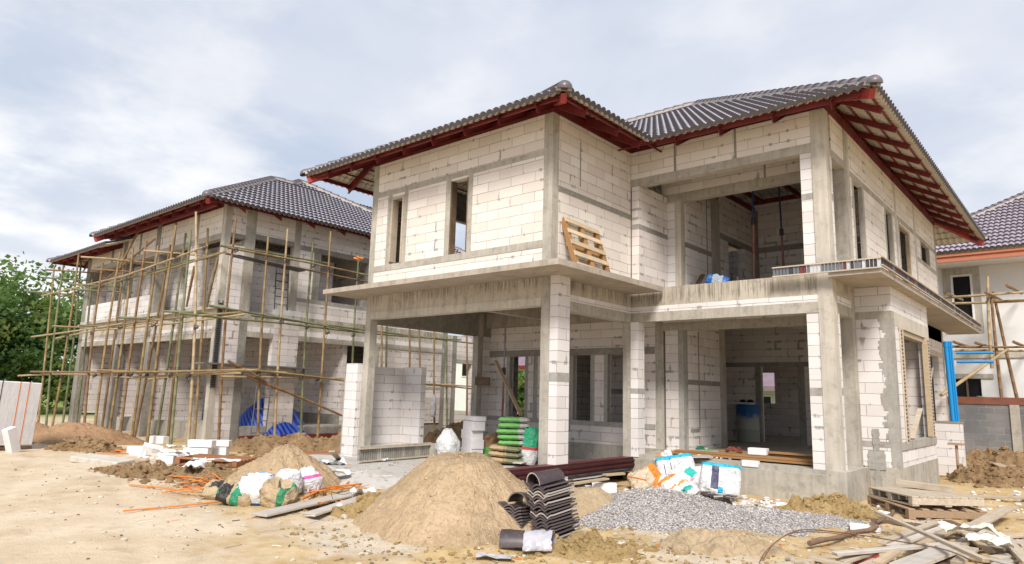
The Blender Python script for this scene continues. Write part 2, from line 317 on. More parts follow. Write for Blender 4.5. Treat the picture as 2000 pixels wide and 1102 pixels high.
def eave_frame(parent,P,ua,ub,tp,L,rs,run=2.2,skip0=0.0,skip1=0.0,nb=4,mat=RED,fascia=True,h1=True,hd=.17):
    """rafters rs (positions along the eave), battens and a fascia channel under one eave"""
    P=Vector(P);ua=Vector(ua);ub=Vector(ub)
    f=lambda a,b,dz: P+ua*a+ub*b+Vector((0,0,tp*b+dz))
    for a in rs:
        rn=min(run,a-.1,(L-a-.1) if h1 else 99)
        if rn>.35: part('rafter',cchan(f(a,.1,-.07-hd/2),f(a,rn,-.07-hd/2),.05,hd),mat,parent)
    for k in range(nb):
        b=.16+.30*k; m=MB(); m.bar(f(skip0+b,b,-.052),f(L-skip1-b,b,-.052),.035,.03); part('batten',m,mat,parent)
    if fascia: part('fascia',cchan(f(.05,.16,-.10),f(L-.05,.16,-.10),.04,.07),mat,parent)
# ================================================================== HOUSE A (the near one)
TP=math.tan(R(29))
A=T('unfinished_house','two storey white block house shell nearest the viewer with no scaffolding','house',(-7.4,13,0))
ZT=6.68
def col(x0,x1,y0,y1,z0=0.0,z1=ZT,m=CON,p=None): return part('column',B(x0,x1,y0,y1,z0,z1),m,p or A,bev=.006)
col(-7.603,-7.397,9.627,9.83,-.25); col(-12.72,-12.527,9.627,9.83,-.25); col(-12.72,-12.53,13.2,13.4,-.25,3.55); col(-7.603,-7.40,12.427,12.63,-.25)
col(-3.653,-3.405,12.422,12.672,-.4,ZT,CONL); col(-4.15,-3.405,13.59,13.795); col(-3.6,-3.406,17.8,18.0); col(-3.6,-3.406,20.0,20.2); col(-3.6,-3.40,22.9,23.1)
col(-7.54,-7.34,13.7,13.9,.3,3.1); col(-7.0,-6.855,15.56,15.9,.3,3.3); col(-7.06,-6.855,15.24,15.74,3.65,6.3)
# plinth, slabs, beams
part('plinth',B(-7.40,-3.36,12.30,12.43,-.5,.22),CON,A); part('plinth',B(-7.41,-3.556,12.43,13.62,-.4,.297),CON,A); part('plinth',B(-3.555,-3.30,12.31,13.78,-.5,.30),CON,A)
part('plinth',B(-2.98-.4,-2.79,13.79,17.22,-.5,.32),CON,A); part('plinth',B(-3.56,-3.38,17.22,23.1,-.5,.3),CON,A)
part('floor_slab',B(-12.72,-3.56,13.66,23.0,-.3,.335),CON,A)
part('upper_floor_slab',B(-12.7,-7.6,9.84,13.68,3.56,3.64),SLABU,A); part('upper_floor_slab',B(-12.7,-3.58,13.68,22.88,3.56,3.64),SLABU,A); part('upper_floor_slab',B(-7.33,-3.62,12.63,13.68,3.56,3.64),SLABU,A)
part('canopy_slab',B(-13.25,-6.6,8.8,9.63,3.55,3.652),SLABU,A); part('canopy_slab',B(-7.40,-6.603,9.63,12.34,3.55,3.652),SLABU,A); part('canopy_slab',B(-13.25,-12.722,9.63,13.4,3.55,3.652),SLABU,A)
part('canopy_slab',B(-3.41,-2.6,12.24,24.36,3.55,3.652),SLABU,A)
part('beam',B(-12.53,-7.603,9.632,9.83,3.17,3.55),BEAM,A); part('beam',B(-7.6,-7.402,9.83,12.427,3.285,3.55),BEAM,A); part('beam',B(-7.397,-3.653,12.43,12.62,3.285,3.66),BEAM,A); part('beam',B(-3.6,-3.41,12.67,13.6,3.285,3.55),BEAM,A); part('beam',B(-3.6,-3.41,17.2,23,3.2,3.55),BEAM,A)
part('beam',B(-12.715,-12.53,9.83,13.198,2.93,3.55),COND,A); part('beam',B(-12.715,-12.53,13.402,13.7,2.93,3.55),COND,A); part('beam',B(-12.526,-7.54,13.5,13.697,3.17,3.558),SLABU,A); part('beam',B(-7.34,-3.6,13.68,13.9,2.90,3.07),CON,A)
part('beam',B(-10.2,-10.0,9.83,13.5,3.2,3.56),SLABU,A); part('beam',B(-5.3,-5.1,13.9,18.5,3.1,3.56),CON,A)
part('lintel',B(-12.527,-7.603,9.622,9.82,3.02,3.17),CONL,A); part('lintel',B(-7.598,-7.398,9.99,12.427,2.97,3.16),CON,A); part('lintel',B(-7.397,-3.65,12.424,12.61,2.97,3.16),CON,A); part('lintel',B(-3.61,-3.408,12.672,13.6,2.97,3.16),CON,A)
part('block_wall',B(-7.596,-7.404,9.99,12.427,3.16,3.285),AACC,A); part('block_wall',B(-7.395,-3.655,12.428,12.6,3.16,3.285),AACC,A); part('block_wall',B(-3.6,-3.41,12.672,13.6,3.16,3.285),AACC,A)
part('block_wall',B(-7.34,-3.6,13.69,13.88,3.07,3.56),AACD,A)
# block piers clad on the columns
def pier(*b,m=AACC): return part('block_pier',B(*b),m,A)
def pier_band(*b): return part('pier_band',B(*b),MORT,A)
pier(-7.395,-7.22,9.63,9.99,-.1,3.55); pier_band(-7.397,-7.217,9.627,9.993,1.66,1.82)
pier(-7.398,-7.225,12.40,12.66,.24,2.97); pier_band(-7.399,-7.222,12.397,12.663,1.5,1.6)
pier(-3.86,-3.655,12.44,12.62,.3,2.97); pier_band(-3.862,-3.653,12.437,12.62,1.53,1.67)
pier(-3.6,-3.412,12.673,12.80,.3,2.97); pier_band(-3.6,-3.409,12.673,12.803,1.55,1.68)
pier(-3.86,-3.655,12.45,12.62,3.66,5.9); pier_band(-3.862,-3.653,12.447,12.62,5.02,5.14); pier(-3.6,-3.412,12.673,12.80,3.65,5.88); pier_band(-3.6,-3.409,12.673,12.803,5.02,5.14)
# carport back wall with its three window openings
part('block_wall',wall('x',13.7,13.86,-12.61,-7.54,.32,3.17,[(-11.82,-11.3,.85,2.40),(-9.78,-9.27,.85,2.40),(-8.79,-8.2,.85,2.40)]),AACD,A)
part('footing',B(-12.61,-7.54,13.645,13.70,-.3,.32),CON,A)
part('lintel',B(-12.6,-7.55,13.69,13.72,2.40,2.56),COND,A); part('sill',B(-12.6,-7.55,13.685,13.73,.74,.85),MORT,A)
for a,b in ((-11.93,-11.82),(-11.3,-11.2),(-11.02,-10.89),(-9.89,-9.78),(-9.27,-9.16),(-8.89,-8.79)): part('jamb',B(a,b,13.692,13.8,.85,2.40),MORT,A)
part('block_wall',B(-12.7,-12.55,13.4,13.7,-.1,3.1),AACD,A)
# entrance recess
pier(-7.29,-6.98,13.70,13.88,.335,2.90,m=AACD); part('jamb',B(-6.98,-6.858,13.695,13.9,.335,2.90),MORT,A)
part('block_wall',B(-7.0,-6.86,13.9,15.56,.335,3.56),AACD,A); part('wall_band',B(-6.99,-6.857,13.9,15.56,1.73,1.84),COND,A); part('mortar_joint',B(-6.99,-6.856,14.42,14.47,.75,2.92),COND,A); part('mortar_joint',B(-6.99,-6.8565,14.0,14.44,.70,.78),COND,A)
part('block_wall',wall('x',18.5,18.66,-12.6,-3.6,.335,3.56,[(-7.0,-6.03,.335,2.33)]),AACD,A); part('lintel',B(-8.6,-4.4,18.488,18.5,2.33,2.45),COND,A)
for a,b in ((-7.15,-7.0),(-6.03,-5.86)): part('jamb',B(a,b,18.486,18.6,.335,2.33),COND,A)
part('block_wall',wall('x',22.9,23.08,-12.7,-3.6,.335,6.6,[(-8.66,-8.22,1.35,2.35),(-19,-18,1,2),(-9.4,-8.2,4.3,5.7)]),AACD,A); part('block_wall',wall('y',-12.7,-12.54,13.86,22.9,.335,3.56,[(14.9,17.2,.335,2.6)]),AACD,A)
part('block_wall',wall('x',14.8,14.93,-9.9,-7.0,.335,3.56),AACD,A); part('wall_band',B(-9.9,-7.0,14.79,14.8,1.5,1.62),COND,A)
# main facade upper storey
part('block_wall',B(-7.396,-3.655,12.432,12.6,6.07,ZT),AAC,A); part('lintel',B(-7.395,-3.62,12.424,12.61,5.90,6.07),CON,A)
for x in (-6.35,-5.06): part('mortar_joint',B(x-.025,x+.025,12.43,12.5,6.07,ZT),COND,A)
part('block_wall',B(-7.34,-3.6,13.70,13.88,6.0,6.55),AAC,A); part('beam',B(-7.36,-3.6,13.69,13.9,5.82,6.0),CON,A); part('mortar_joint',B(-4.98,-4.94,13.695,13.8,6.0,6.5),COND,A)
pier(-7.37,-7.20,12.42,12.70,3.65,5.90,m=AACD); pier_band(-7.371,-7.197,12.417,12.703,4.96,5.07)
part('block_wall',B(-7.37,-7.205,12.70,13.70,3.65,5.95),AACD,A); part('wall_band',B(-7.36,-7.201,12.70,13.70,4.96,5.07),COND,A)
pier(-7.36,-7.02,13.70,13.88,3.65,5.82); part('jamb',B(-7.02,-6.875,13.694,13.9,3.65,5.82),CONL,A)
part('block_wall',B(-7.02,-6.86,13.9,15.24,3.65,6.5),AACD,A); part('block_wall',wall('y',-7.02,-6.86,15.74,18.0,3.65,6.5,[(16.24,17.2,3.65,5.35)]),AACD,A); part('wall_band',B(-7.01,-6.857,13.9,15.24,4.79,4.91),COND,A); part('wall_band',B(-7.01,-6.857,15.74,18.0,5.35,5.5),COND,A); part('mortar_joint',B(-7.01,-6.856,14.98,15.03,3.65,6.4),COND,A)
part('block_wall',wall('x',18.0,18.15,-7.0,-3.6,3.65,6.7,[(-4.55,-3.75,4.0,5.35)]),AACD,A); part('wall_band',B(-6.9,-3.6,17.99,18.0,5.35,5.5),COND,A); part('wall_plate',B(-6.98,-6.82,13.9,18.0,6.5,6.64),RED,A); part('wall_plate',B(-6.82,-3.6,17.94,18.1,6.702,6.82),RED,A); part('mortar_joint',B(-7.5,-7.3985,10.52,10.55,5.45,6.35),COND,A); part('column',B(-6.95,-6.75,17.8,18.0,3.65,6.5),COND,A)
# right side, upper storey
RX=-3.41
holes=[(12.8,13.60,3.65,5.85),(14.22,14.85,4.0,5.79),(16.85,17.42,4.0,5.80),(18.22,19.4,3.7,5.75),(20.83,21.94,5.28,5.80)]
part('block_wall',wall('y',-3.485,RX,12.80,22.9,3.65,ZT,holes),AAC,A)
part('lintel',B(-3.575,-3.406,12.673,13.6,5.85,6.0),CON,A); part('lintel',B(-3.5,-3.407,13.8,22.9,5.80,5.92),CON,A); part('wall_band',B(-3.5,-3.406,20.2,22.9,5.16,5.28),CON,A)
for y in (13.86,17.9,20.1): part('column',B(-3.5,-3.404,y-.08,y+.08,3.66,ZT),CONL,A)
for a,b in ((14.10,14.22),(14.85,14.97),(16.73,16.85),(17.42,17.54),(18.1,18.22),(20.73,20.83),(21.94,22.04)):
    part('jamb',B(-3.489,-3.4075,a,b,4.0 if a<19 else 5.28,5.80),CON,A)
part('window_frame',B(-3.50,-3.42,19.33,19.395,3.7,5.75),WOOD,A); part('window_frame',B(-3.50,-3.42,18.23,19.33,5.70,5.75),WOOD,A)
# bay window on the ground floor
part('block_wall',wall('x',13.8,13.95,-3.57,-2.80,.32,3.55),AACC,A)
part('block_wall',wall('y',-2.95,-2.80,13.95,17.2,.32,3.55,[(14.42,16.85,.76,2.84)]),AACC,A)
part('lintel',B(-3.4,-2.797,13.794,13.95,2.96,3.10),CON,A); part('lintel',B(-2.95,-2.796,13.95,17.2,2.84,3.10),CONL,A)
part('sill',B(-3.4,-2.797,13.794,13.95,.66,.76),MORT,A); part('sill',B(-2.96,-2.78,13.95,17.2,.62,.76),MORT,A)
m=MB()   # ragged mortar corner: stacked slices with an uneven edge
for i in range(44):
    z=.76+i*.05; w=.20+.10*fbm(i*.7,1,0,.6,3); m.box(-2.80-max(.08,w),-2.794,13.792,13.96,z,z+.05)
part('corner_mortar',m,MORT,A)
part('corner_mortar',B(-2.94,-2.793,13.791,13.93,.32,.66),MORT,A); m=MB()
for i in range(26):
    z=-.45+i*.055; w=.05+.035*fbm(i*.5,3,0,.9,3)+(.10 if 12<i<19 else 0); m.box(-3.17-w,-3.17+w*.9,13.775 if i%2 else 13.778,13.81,z,z+.055)
part('mortar_run',m,MORT,A)
for y in (14.42,16.72): part('window_frame',B(-2.86,-2.765,y+.02,y+.10,.78,2.82),WOOD if y>15 else WOODP,A)
part('window_frame',B(-2.96,-2.83,14.55,16.72,2.74,2.83),WOODP,A)
for y0 in (14.30,16.86):   # perforated shutter battens
    m=MB(); m.box(-2.795,-2.775,y0,y0+.16,.72,2.84)
    for i in range(30): m.box(-2.776,-2.766,y0+.045,y0+.115,.76+i*.069,.795+i*.069,1)
    part('perforated_batten',m,(WOODP,DARK),A)
part('block_wall',B(-3.57,-2.95,17.06,17.2,.32,3.55),AACD,A)
m=MB(); m.bar((-2.87,15.2,.78),(-2.86,16.1,1.35),.09,.03); part('brace',m,WOODP,A)
part('block_wall',wall('y',-3.57,RX,17.2,22.9,.3,3.55,[(18.0,22.2,.3,2.75)]),AACD,A); part('lintel',B(-3.58,-3.405,17.2,22.9,2.75,2.9),CONL,A)
# front wing upper storey
part('block_wall',wall('x',9.632,9.8,-12.527,-7.603,3.65,ZT,[(-12.0,-11.57,4.24,5.78),(-10.08,-9.56,4.24,5.82)]),AAC,A)
part('lintel',B(-12.527,-7.603,9.622,9.7,5.87,5.98),CON,A); part('sill',B(-12.527,-7.603,9.622,9.7,4.10,4.24),CON,A)
for a,b in ((-12.14,-12.0),(-11.57,-11.45),(-10.22,-10.08),(-9.56,-9.44)): part('jamb',B(a,b,9.624,9.72,4.24,5.87),CON,A)
for a in (-12.0,-11.62): part('window_frame',B(a,a+.05,9.61,9.78,4.3 if a<-11.8 else 4.24,5.78),WOODP,A)
part('window_frame',B(-11.95,-11.62,9.615,9.78,5.73,5.78),WOODP,A)
for a in (-10.08,-9.60): part('window_frame',B(a,a+.035,9.63,9.78,4.24,5.82),WOODD,A)
part('block_wall',B(-7.57,-7.404,9.83,12.427,3.65,ZT),AAC,A); part('wall_band',B(-7.5,-7.396,9.83,12.42,5.19,5.295),COND,A)
part('block_wall',wall('y',-12.72,-12.56,9.83,22.9,3.65,ZT,[(11.75,12.95,4.15,5.9)]),AAC,A)
part('block_wall',wall('x',13.3,13.42,-12.5,-7.6,3.65,6.4,[(-11.6,-10.5,3.65,5.6)]),AACD,A)
# formwork strip left round the balcony edge
def formwork(name,p,q,n,h0,h1,cols,t,parent,rails=True):
    p=Vector(p);q=Vector(q); d=q-p; m=MB(); k=Vector((d.y,-d.x,0)).normalized()*t
    for i in range(n):
        a=p+d*(i/n+.004); b=p+d*((i+.86)/n); lo=Vector((0,0,h0+.02));hi=Vector((0,0,h1-.02))
        vs=[a+lo,b+lo,b+hi,a+hi]; vs2=[v-k for v in vs]
        m.add(vs+vs2,[(0,1,2,3),(7,6,5,4),(0,4,5,1),(1,5,6,2),(2,6,7,3),(3,7,4,0)],cols[(i*7+i//3+(i*i)//5)%len(cols)] if (i//5)%3 else cols[0])
    for h in (h0,h1-.022): m.bar(p+Vector((0,0,h+.011))+k*.2,q+Vector((0,0,h+.011))+k*.2,t*1.5,.022,4)
    return part(name,m,(m_slat[0],m_slat[1],m_slat[2],m_slat[3],WOODP),parent)
m_slat=[m_plain('grey_blue_slat',(.17,.185,.21),.5,.3),m_plain('dark_slat',(.06,.06,.075),.5,.3),m_plain('white_slat',(.62,.62,.64),.5,.2),m_plain('maroon_slat',(.18,.05,.055),.5,.3)]
formwork('edge_formwork',(-4.35,12.22,0),(-2.58,12.22,0),30,3.62,3.80,(0,1,2,0,3,1),.025,A); formwork('edge_formwork',(-2.58,12.22,0),(-2.58,24.3,0),120,3.66,3.82,(1,0,1,3,0,1),.025,A)
for y in (16.0,18.7,19.1,21.6,22.3,22.9,23.4):
    m=MB(); m.tube([(-2.75,y,3.66),(-2.75,y,3.92),(-2.75,y+.22,3.92),(-2.75,y+.22,3.66)],.008,5); part('rebar_hoop',m,STEEL,A)
# stub wall enclosure beside the carport is a separate wall ------------------------------------------------
W=T('stub_wall','free standing white block wall stub with a return beside the carport column','wall',(-13,10,0))
part('block_wall',B(-13.15,-12.73,9.5,9.68,-.25,2.02),AACC,W); yy=onX(784,800,-13.0).y; xe=onY(820,800,yy).x; part('block_wall',B(-13.15,-13.0,9.68,yy+.15,-.25,1.98),AACC,W); part('end_mortar',B(-13.19,-13.15,9.5,9.66,-.25,1.72),MORT,W)
part('block_wall',B(-13.0,xe,yy,yy+.15,-.1,2.0),AACC,W)
# ------------------------------------------------------------------ roofs of house A
eX0,eX1,eY=-14.3,-6.5,8.76; ez=6.52
rf=put_plane(A,(eX0,eY,ez),(1,0,0),(0,1,0),TP,lambda b:b,lambda b:7.8-b,3.9)
put_plane(A,(eX1,eY,ez),(0,1,0),(-1,0,0),TP,lambda b:b,lambda b:2.9+b,3.9)
put_plane(A,(eX0,eY,ez),(0,1,0),(1,0,0),TP,lambda b:b,lambda b:8.0+0*b,3.9)
put_caps(rf,(eX1-.02,eY+.02,ez+.03),(eX1-3.9,eY+3.9,ez+3.9*TP+.05)); put_caps(rf,(eX0+.02,eY+.02,ez+.03),(eX0+3.9,eY+3.9,ez+3.9*TP+.05))
mx,my,far=-2.4,11.66,25.2; ry=my+5.9
rm=put_plane(A,(mx,my,ez),(-1,0,0),(0,1,0),TP,lambda b:b,lambda b:4.1+b if b<3.9 else 11.9-(b-3.9)*.5,5.9)
put_plane(A,(mx,my,ez),(0,1,0),(-1,0,0),TP,lambda b:b,lambda b:(far-my)-b*(far-ry)/5.9,5.9)
put_plane(A,(mx,far,ez),(-1,0,0),(0,-1,0),TP*5.9/(far-ry),lambda b:b*5.9/(far-ry),lambda b:11.9+0*b,far-ry)
put_caps(rm,(mx-.02,my+.02,ez+.03),(mx-5.9,ry,ez+5.9*TP+.05)); put_caps(rm,(-13.3,ry,ez+5.9*TP+.06),(mx-5.9,ry,ez+5.9*TP+.06)); put_caps(rm,(mx-.02,far-.02,ez+.03),(mx-5.9,ry,ez+5.9*TP+.05))
eave_frame(A,(eX0,eY,ez),(1,0,0),(0,1,0),TP,7.8,[.8+.9*i for i in range(8)],1.6,0,0)
eave_frame(A,(eX1,eY,ez),(0,1,0),(-1,0,0),TP,2.9,[.8,1.9,2.7],1.6,0,-1.0,h1=False)
eave_frame(A,(eX0,eY,ez),(0,1,0),(1,0,0),TP,6.0,[1.2,2.4,3.6,4.8],2.0,0,0,h1=False)
eave_frame(A,(mx,my,ez),(-1,0,0),(0,1,0),TP,4.1,[.7,1.7,2.7,3.6],2.2,0,-1.0,h1=False)
eave_frame(A,(mx,my,ez),(0,1,0),(-1,0,0),TP,far-my,[.95+1.1*i for i in range(12)],3.2,0,0,fascia=False,hd=.105)
# hip beams (box ends show at the corners) and wall plates
for p,q in (((eX1-.05,eY+.05,ez-.1),(eX1-3,eY+3,ez+3*TP-.1)),((eX0+.05,eY+.05,ez-.1),(eX0+3,eY+3,ez+3*TP-.1)),((mx-.05,my+.05,ez-.1),(mx-4,my+4,ez+4*TP-.1)),((mx-.05,far-.05,ez-.1),(mx-4,far-4*1.3,ez+4*TP-.1))):
    m=MB(); m.bar(p,q,.10,.16); part('hip_beam',m,REDL,A)
part('wall_plate',B(-12.75,-7.38,9.64,9.78,ZT+.002,ZT+.16),RED,A); part('wall_plate',B(-7.54,-7.38,9.79,12.6,ZT+.002,ZT+.16),RED,A); part('wall_plate',B(-7.37,-3.39,12.45,12.6,ZT+.002,ZT+.16),RED,A); part('wall_plate',B(-3.55,-3.39,12.61,23.1,ZT+.002,ZT+.20),RED,A)
N=NT('crinkled_roof_foil'); _c=N.noise(N.pos(),6,6,.7); N.b.inputs['Metallic'].default_value=.5; FOIL=N.fin(N.mix(_c,(.05,.05,.06),(.13,.13,.14)),.4,_c,.8,.04,.4)
m=MB(); F_=lambda a,b: (mx-a,my+b,ez+TP*b-.24); G_=lambda a,b: (mx-b,my+a,ez+TP*b-.24)
m.add([F_(1.1,1.1),F_(9.5,1.1),F_(9.7,5.6),F_(5.6,5.6)],[(0,1,2,3)]); m.add([G_(1.1,1.1),G_(12.0,1.1),G_(8.0,5.6),G_(5.6,5.6)],[(0,1,2,3)]); part('roof_foil',m,FOIL,A)
for x in (-4.6,-5.6,-6.6): 
    m=MB(); m.bar((x,13.9,6.75),(x,18.0,6.75),.06,.12); m.bar((x,15.8,6.8),(x,15.8,8.4),.06,.08); m.bar((x,14.0,7.05),(x,17.2,8.75),.06,.1); part('roof_truss',m,RED,A)
for y in (14.6,15.9,17.1):
    m=MB(); m.bar((-7.0,y,6.9),(-3.6,y,6.9),.05,.1); part('purlin',m,RED,A)
# ================================================================== HOUSE B (left, behind bamboo scaffolding)
Bh=T('unfinished_house','left block house shell wrapped in bamboo scaffolding with a lower roof at its far end','house',(-22,13,0))
bx,by=-18.85,9.1
def bp(name,m,*b,bev=0): return part(name,B(*b),m,Bh,bev=bev)
for b in ((bx-.2,bx,by,by+.2),(bx-.2,bx,9.8,10.05),(-23.6,-23.25,by,by+.3),(-26.35,-26.0,by,by+.3),(-29.9,-29.5,by,by+.3),(bx-.2,bx,17.9,18.1)):
    bp('column',CONL if b[3]<9.31 else COND,*b,-.3,6.7 if b[0]>-28 else 6.2,bev=.006)
bp('column',CON,bx-.2,bx+.006,9.74,10.06,3.4,6.72); bp('column',CON,bx-.2,bx+.004,11.36,11.58,3.81,6.7)
bp('floor_slab',CON,-29.6,bx-.02,9.9,18.1,-.3,.3); bp('upper_floor_slab',SLABU,-29.6,bx-.1,9.3,18.1,3.3,3.46)
bp('beam',CONL,-29.5,bx-.2,by+.01,by+.22,3.12,3.60); bp('lintel',CON,-29.5,bx-.2,by-.006,by+.2,2.78,2.95); bp('block_wall',AACC,-29.5,bx-.2,by+.004,by+.2,2.95,3.12)
bp('beam',BEAM,bx-.2,bx-.003,10.05,18.0,3.22,3.62); bp('lintel',CON,bx-.2,bx+.003,10.05,18.0,2.88,3.04); bp('block_wall',AACC,bx-.19,bx-.0015,10.05,18.0,3.04,3.22)
bp('canopy_slab',CONL,-29.6,bx+.1,by-.1,by+.3,3.6,3.7)
# ground floor right side
part('block_wall',B(bx-.19,bx,9.3,9.8,-.2,3.3),AACD,Bh); bp('pier_band',MORT,bx-.2,bx+.004,9.3,9.8,1.78,1.92)
part('block_wall',B(bx-.2,bx+.008,10.9,11.75,-.2,3.62),AACD,Bh); bp('pier_band',MORT,bx-.21,bx+.012,10.897,11.753,1.74,1.86)
part('block_wall',B(bx-.2,bx+.012,10.88,11.77,3.62,3.8),PLAST,Bh)
part('block_wall',wall('y',bx-.2,bx-.02,14.9,17.9,-.2,2.88),AACD,Bh); bp('pier_band',MORT,bx-.21,bx-.017,14.9,17.9,1.5,1.6); bp('plinth',COND,bx-.2,bx-.01,11.8,17.9,-.3,.25)
part('block_wall',wall('x',13.6,13.75,-24.5,bx-.2,-.2,3.3,[(-23.6,-22.0,.3,2.3)]),AACD,Bh); bp('plinth',COND,-24,bx-.2,13.55,13.6,-.3,.62)
bp('column',CON,bx-.2,bx+.005,14.6,14.9,-.3,2.88); part('block_wall',wall('y',bx-.2,bx-.01,18.1,21.5,-.3,3.6,[(18.68,19.55,.72,2.55)]),AACD,Bh); bp('column',COND,bx-.2,bx-.006,18.45,18.68,-.3,3.6); bp('lintel',CON,bx-.2,bx-.005,18.68,21.5,2.55,2.7)
# front, ground floor inner wall with openings
part('block_wall',wall('x',13.6,13.75,-29.6,-24.5,.3,3.3,[(-28.2,-27.0,.3,2.3)]),AACD,Bh)
for x in (-26.25,-23.5): part('block_wall',B(x,x+.15,9.42,11.1,.3,3.3),AACD,Bh)
part('block_wall',wall('x',17.9,18.05,-29.6,bx-.2,.3,6.4,[(-42,-41,.5,2.9),(-28.8,-27.6,.3,2.4)]),AACD,Bh)
part('block_wall',wall('y',-29.7,-29.55,9.4,18.0,.3,6.2,[(11.9,13.45,.6,2.9)]),AACD,Bh); bp('plinth',CON,-29.5,bx-.2,by+.76,9.89,-.4,.28)
# upper storey
part('block_wall',B(-29.5,bx-.2,by+.006,by+.18,5.82,6.6),AAC,Bh); bp('lintel',CON,-29.5,bx-.2,by-.004,by+.2,5.66,5.82)
for x in (-20.6,-22.2,-24.9,-27.4): bp('column',COND,x-.08,x+.08,by,by+.17,5.83,6.6)
part('block_wall',wall('x',9.75,9.88,-29.5,bx-.2,3.7,5.7,[(-20.3,-19.5,3.7,5.66),(-22.9,-22.3,4.4,5.3),(-25.4,-24.2,4.2,5.5),(-28.6,-27.2,4.2,5.5)]),AACD,Bh)
part('block_wall',B(-21.0,-20.5,by+.02,by+.2,3.7,5.66),AACC,Bh); bp('block_wall',AACC,-29.5,-23.6,by+.02,by+.18,3.7,4.35)
part('block_wall',B(bx-.19,bx-.002,9.3,9.75,3.6,5.5),AACC,Bh); part('block_wall',B(bx-.19,bx-.002,9.3,9.8,5.85,6.62),AAC,Bh); bp('lintel',COND,bx-.2,bx+.003,9.3,9.8,5.72,5.85)
part('block_wall',B(bx-.19,bx-.002,10.06,11.37,5.95,6.66),AAC,Bh); bp('lintel',COND,bx-.2,bx+.003,10.06,11.37,5.8,5.95); bp('block_wall',AACC,bx-.95,bx-.8,10.06,13.4,3.7,5.7); bp('wall_band',COND,bx-1.0,bx-.79,10.06,11.4,5.5,5.64)
part('block_wall',wall('y',bx-.18,bx-.002,11.57,17.9,3.62,6.66,[(12.36,14.24,4.22,5.74),(15.6,16.6,4.22,5.74)]),AACD,Bh); bp('lintel',COND,bx-.19,bx+.003,11.57,17.9,5.74,5.90); bp('sill',MORT,bx-.19,bx+.004,11.57,17.9,4.10,4.22)
for a,b in ((12.1,12.36),(14.24,14.4)): bp('jamb',COND,bx-.19,bx+.002,a,b,4.22,5.74)
part('block_wall',wall('x',14.6,14.75,-28,bx-.2,3.5,6.6),AACD,Bh)
# formwork ladder strip on the corner column
m=MB()
for i in range(46): m.box(bx-.01,bx+.035,9.13,9.23,1.4+i*.052,1.434+i*.052,0)
m.box(bx-.005,bx+.02,9.10,9.13,1.38,3.85,1); m.box(bx-.005,bx+.02,9.23,9.26,1.38,3.85,1); part('edge_formwork',m,(DARK,STEEL),Bh)
# roofs
bex0,bex1,bey,bez=-26.8,-18.2,8.2,6.55
rb=put_plane(Bh,(bex1,bey,bez),(0,1,0),(-1,0,0),TP,lambda b:b,lambda b:11.0-b,4.3); put_plane(Bh,(bex1,bey,bez),(0,1,0),(-1,0,0),TP,lambda b:5.1+(b-4.3),lambda b:11.0-b,5.1,4.3)
put_plane(Bh,(bex0,bey,bez),(1,0,0),(0,1,0),TP,lambda b:b,lambda b:8.6-b,4.3); put_plane(Bh,(bex0,bey,bez),(0,1,0),(1,0,0),TP,lambda b:b,lambda b:9+0*b,4.3)
put_plane(Bh,(bex1,19.2,bez),(-1,0,0),(0,-1,0),TP,lambda b:b,lambda b:9+0*b,5.1)
put_caps(rb,(bex1-.02,bey+.02,bez+.03),(bex1-4.3,bey+4.3,bez+4.3*TP+.05)); put_caps(rb,(bex0+.02,bey+.02,bez+.03),(bex0+4.3,bey+4.3,bez+4.3*TP+.05))
put_caps(rb,(bex1-4.3,13.3,bez+4.3*TP+.05),(bex1-4.3,bey+4.3,bez+4.3*TP+.05)); put_caps(rb,(bex1-4.3,13.3,bez+4.3*TP+.05),(bex1-5.1,14.1,bez+5.1*TP+.06)); put_caps(rb,(bex1-.02,19.18,bez+.03),(bex1-5.1,14.1,bez+5.1*TP+.05)); put_caps(rb,(-27,14.1,bez+5.1*TP+.05),(bex1-5.1,14.1,bez+5.1*TP+.05))
lz=6.12; rl=put_plane(Bh,(-31.4,bey,lz),(1,0,0),(0,1,0),TP*.8,lambda b:b,lambda b:6.0+0*b,4.0); put_plane(Bh,(-31.4,bey,lz),(0,1,0),(1,0,0),TP*.8,lambda b:b,lambda b:9+0*b,4.0)
put_caps(rl,(-31.38,bey+.02,lz+.03),(-27.4,bey+4,lz+4*TP*.8+.05))
eave_frame(Bh,(bex1,bey,bez),(0,1,0),(-1,0,0),TP,11.0,[1.2+1.15*i for i in range(8)],1.6); eave_frame(Bh,(bex0,bey,bez),(1,0,0),(0,1,0),TP,8.6,[.8+.9*i for i in range(9)],1.9,mat=RED)
eave_frame(Bh,(-31.4,bey,lz),(1,0,0),(0,1,0),TP*.8,5.0,[.9+.8*i for i in range(6)],1.6,h1=False); eave_frame(Bh,(-31.4,bey,lz),(0,1,0),(1,0,0),TP*.8,6.0,[1.2,2.4,3.6],1.8,h1=False)
for p,q in (((bex1-.05,bey+.05,bez-.1),(bex1-3,bey+3,bez+3*TP-.1)),((bex0+.05,bey+.05,bez-.1),(bex0+3,bey+3,bez+3*TP-.1))):
    m=MB(); m.bar(p,q,.10,.16); part('hip_beam',m,REDL,Bh)
part('wall_plate',B(-26.2,bx+.02,by+.02,by+.15,6.61,6.84),RED,Bh); part('eave_purlin',B(-26.3,bx+.3,8.62,8.68,6.44,6.60),RED,Bh); part('eave_purlin',B(-30.6,-26.4,8.6,8.66,6.02,6.18),RED,Bh); part('wall_plate',B(bx-.14,bx+.02,by+.2,18,6.72,6.86),RED,Bh)
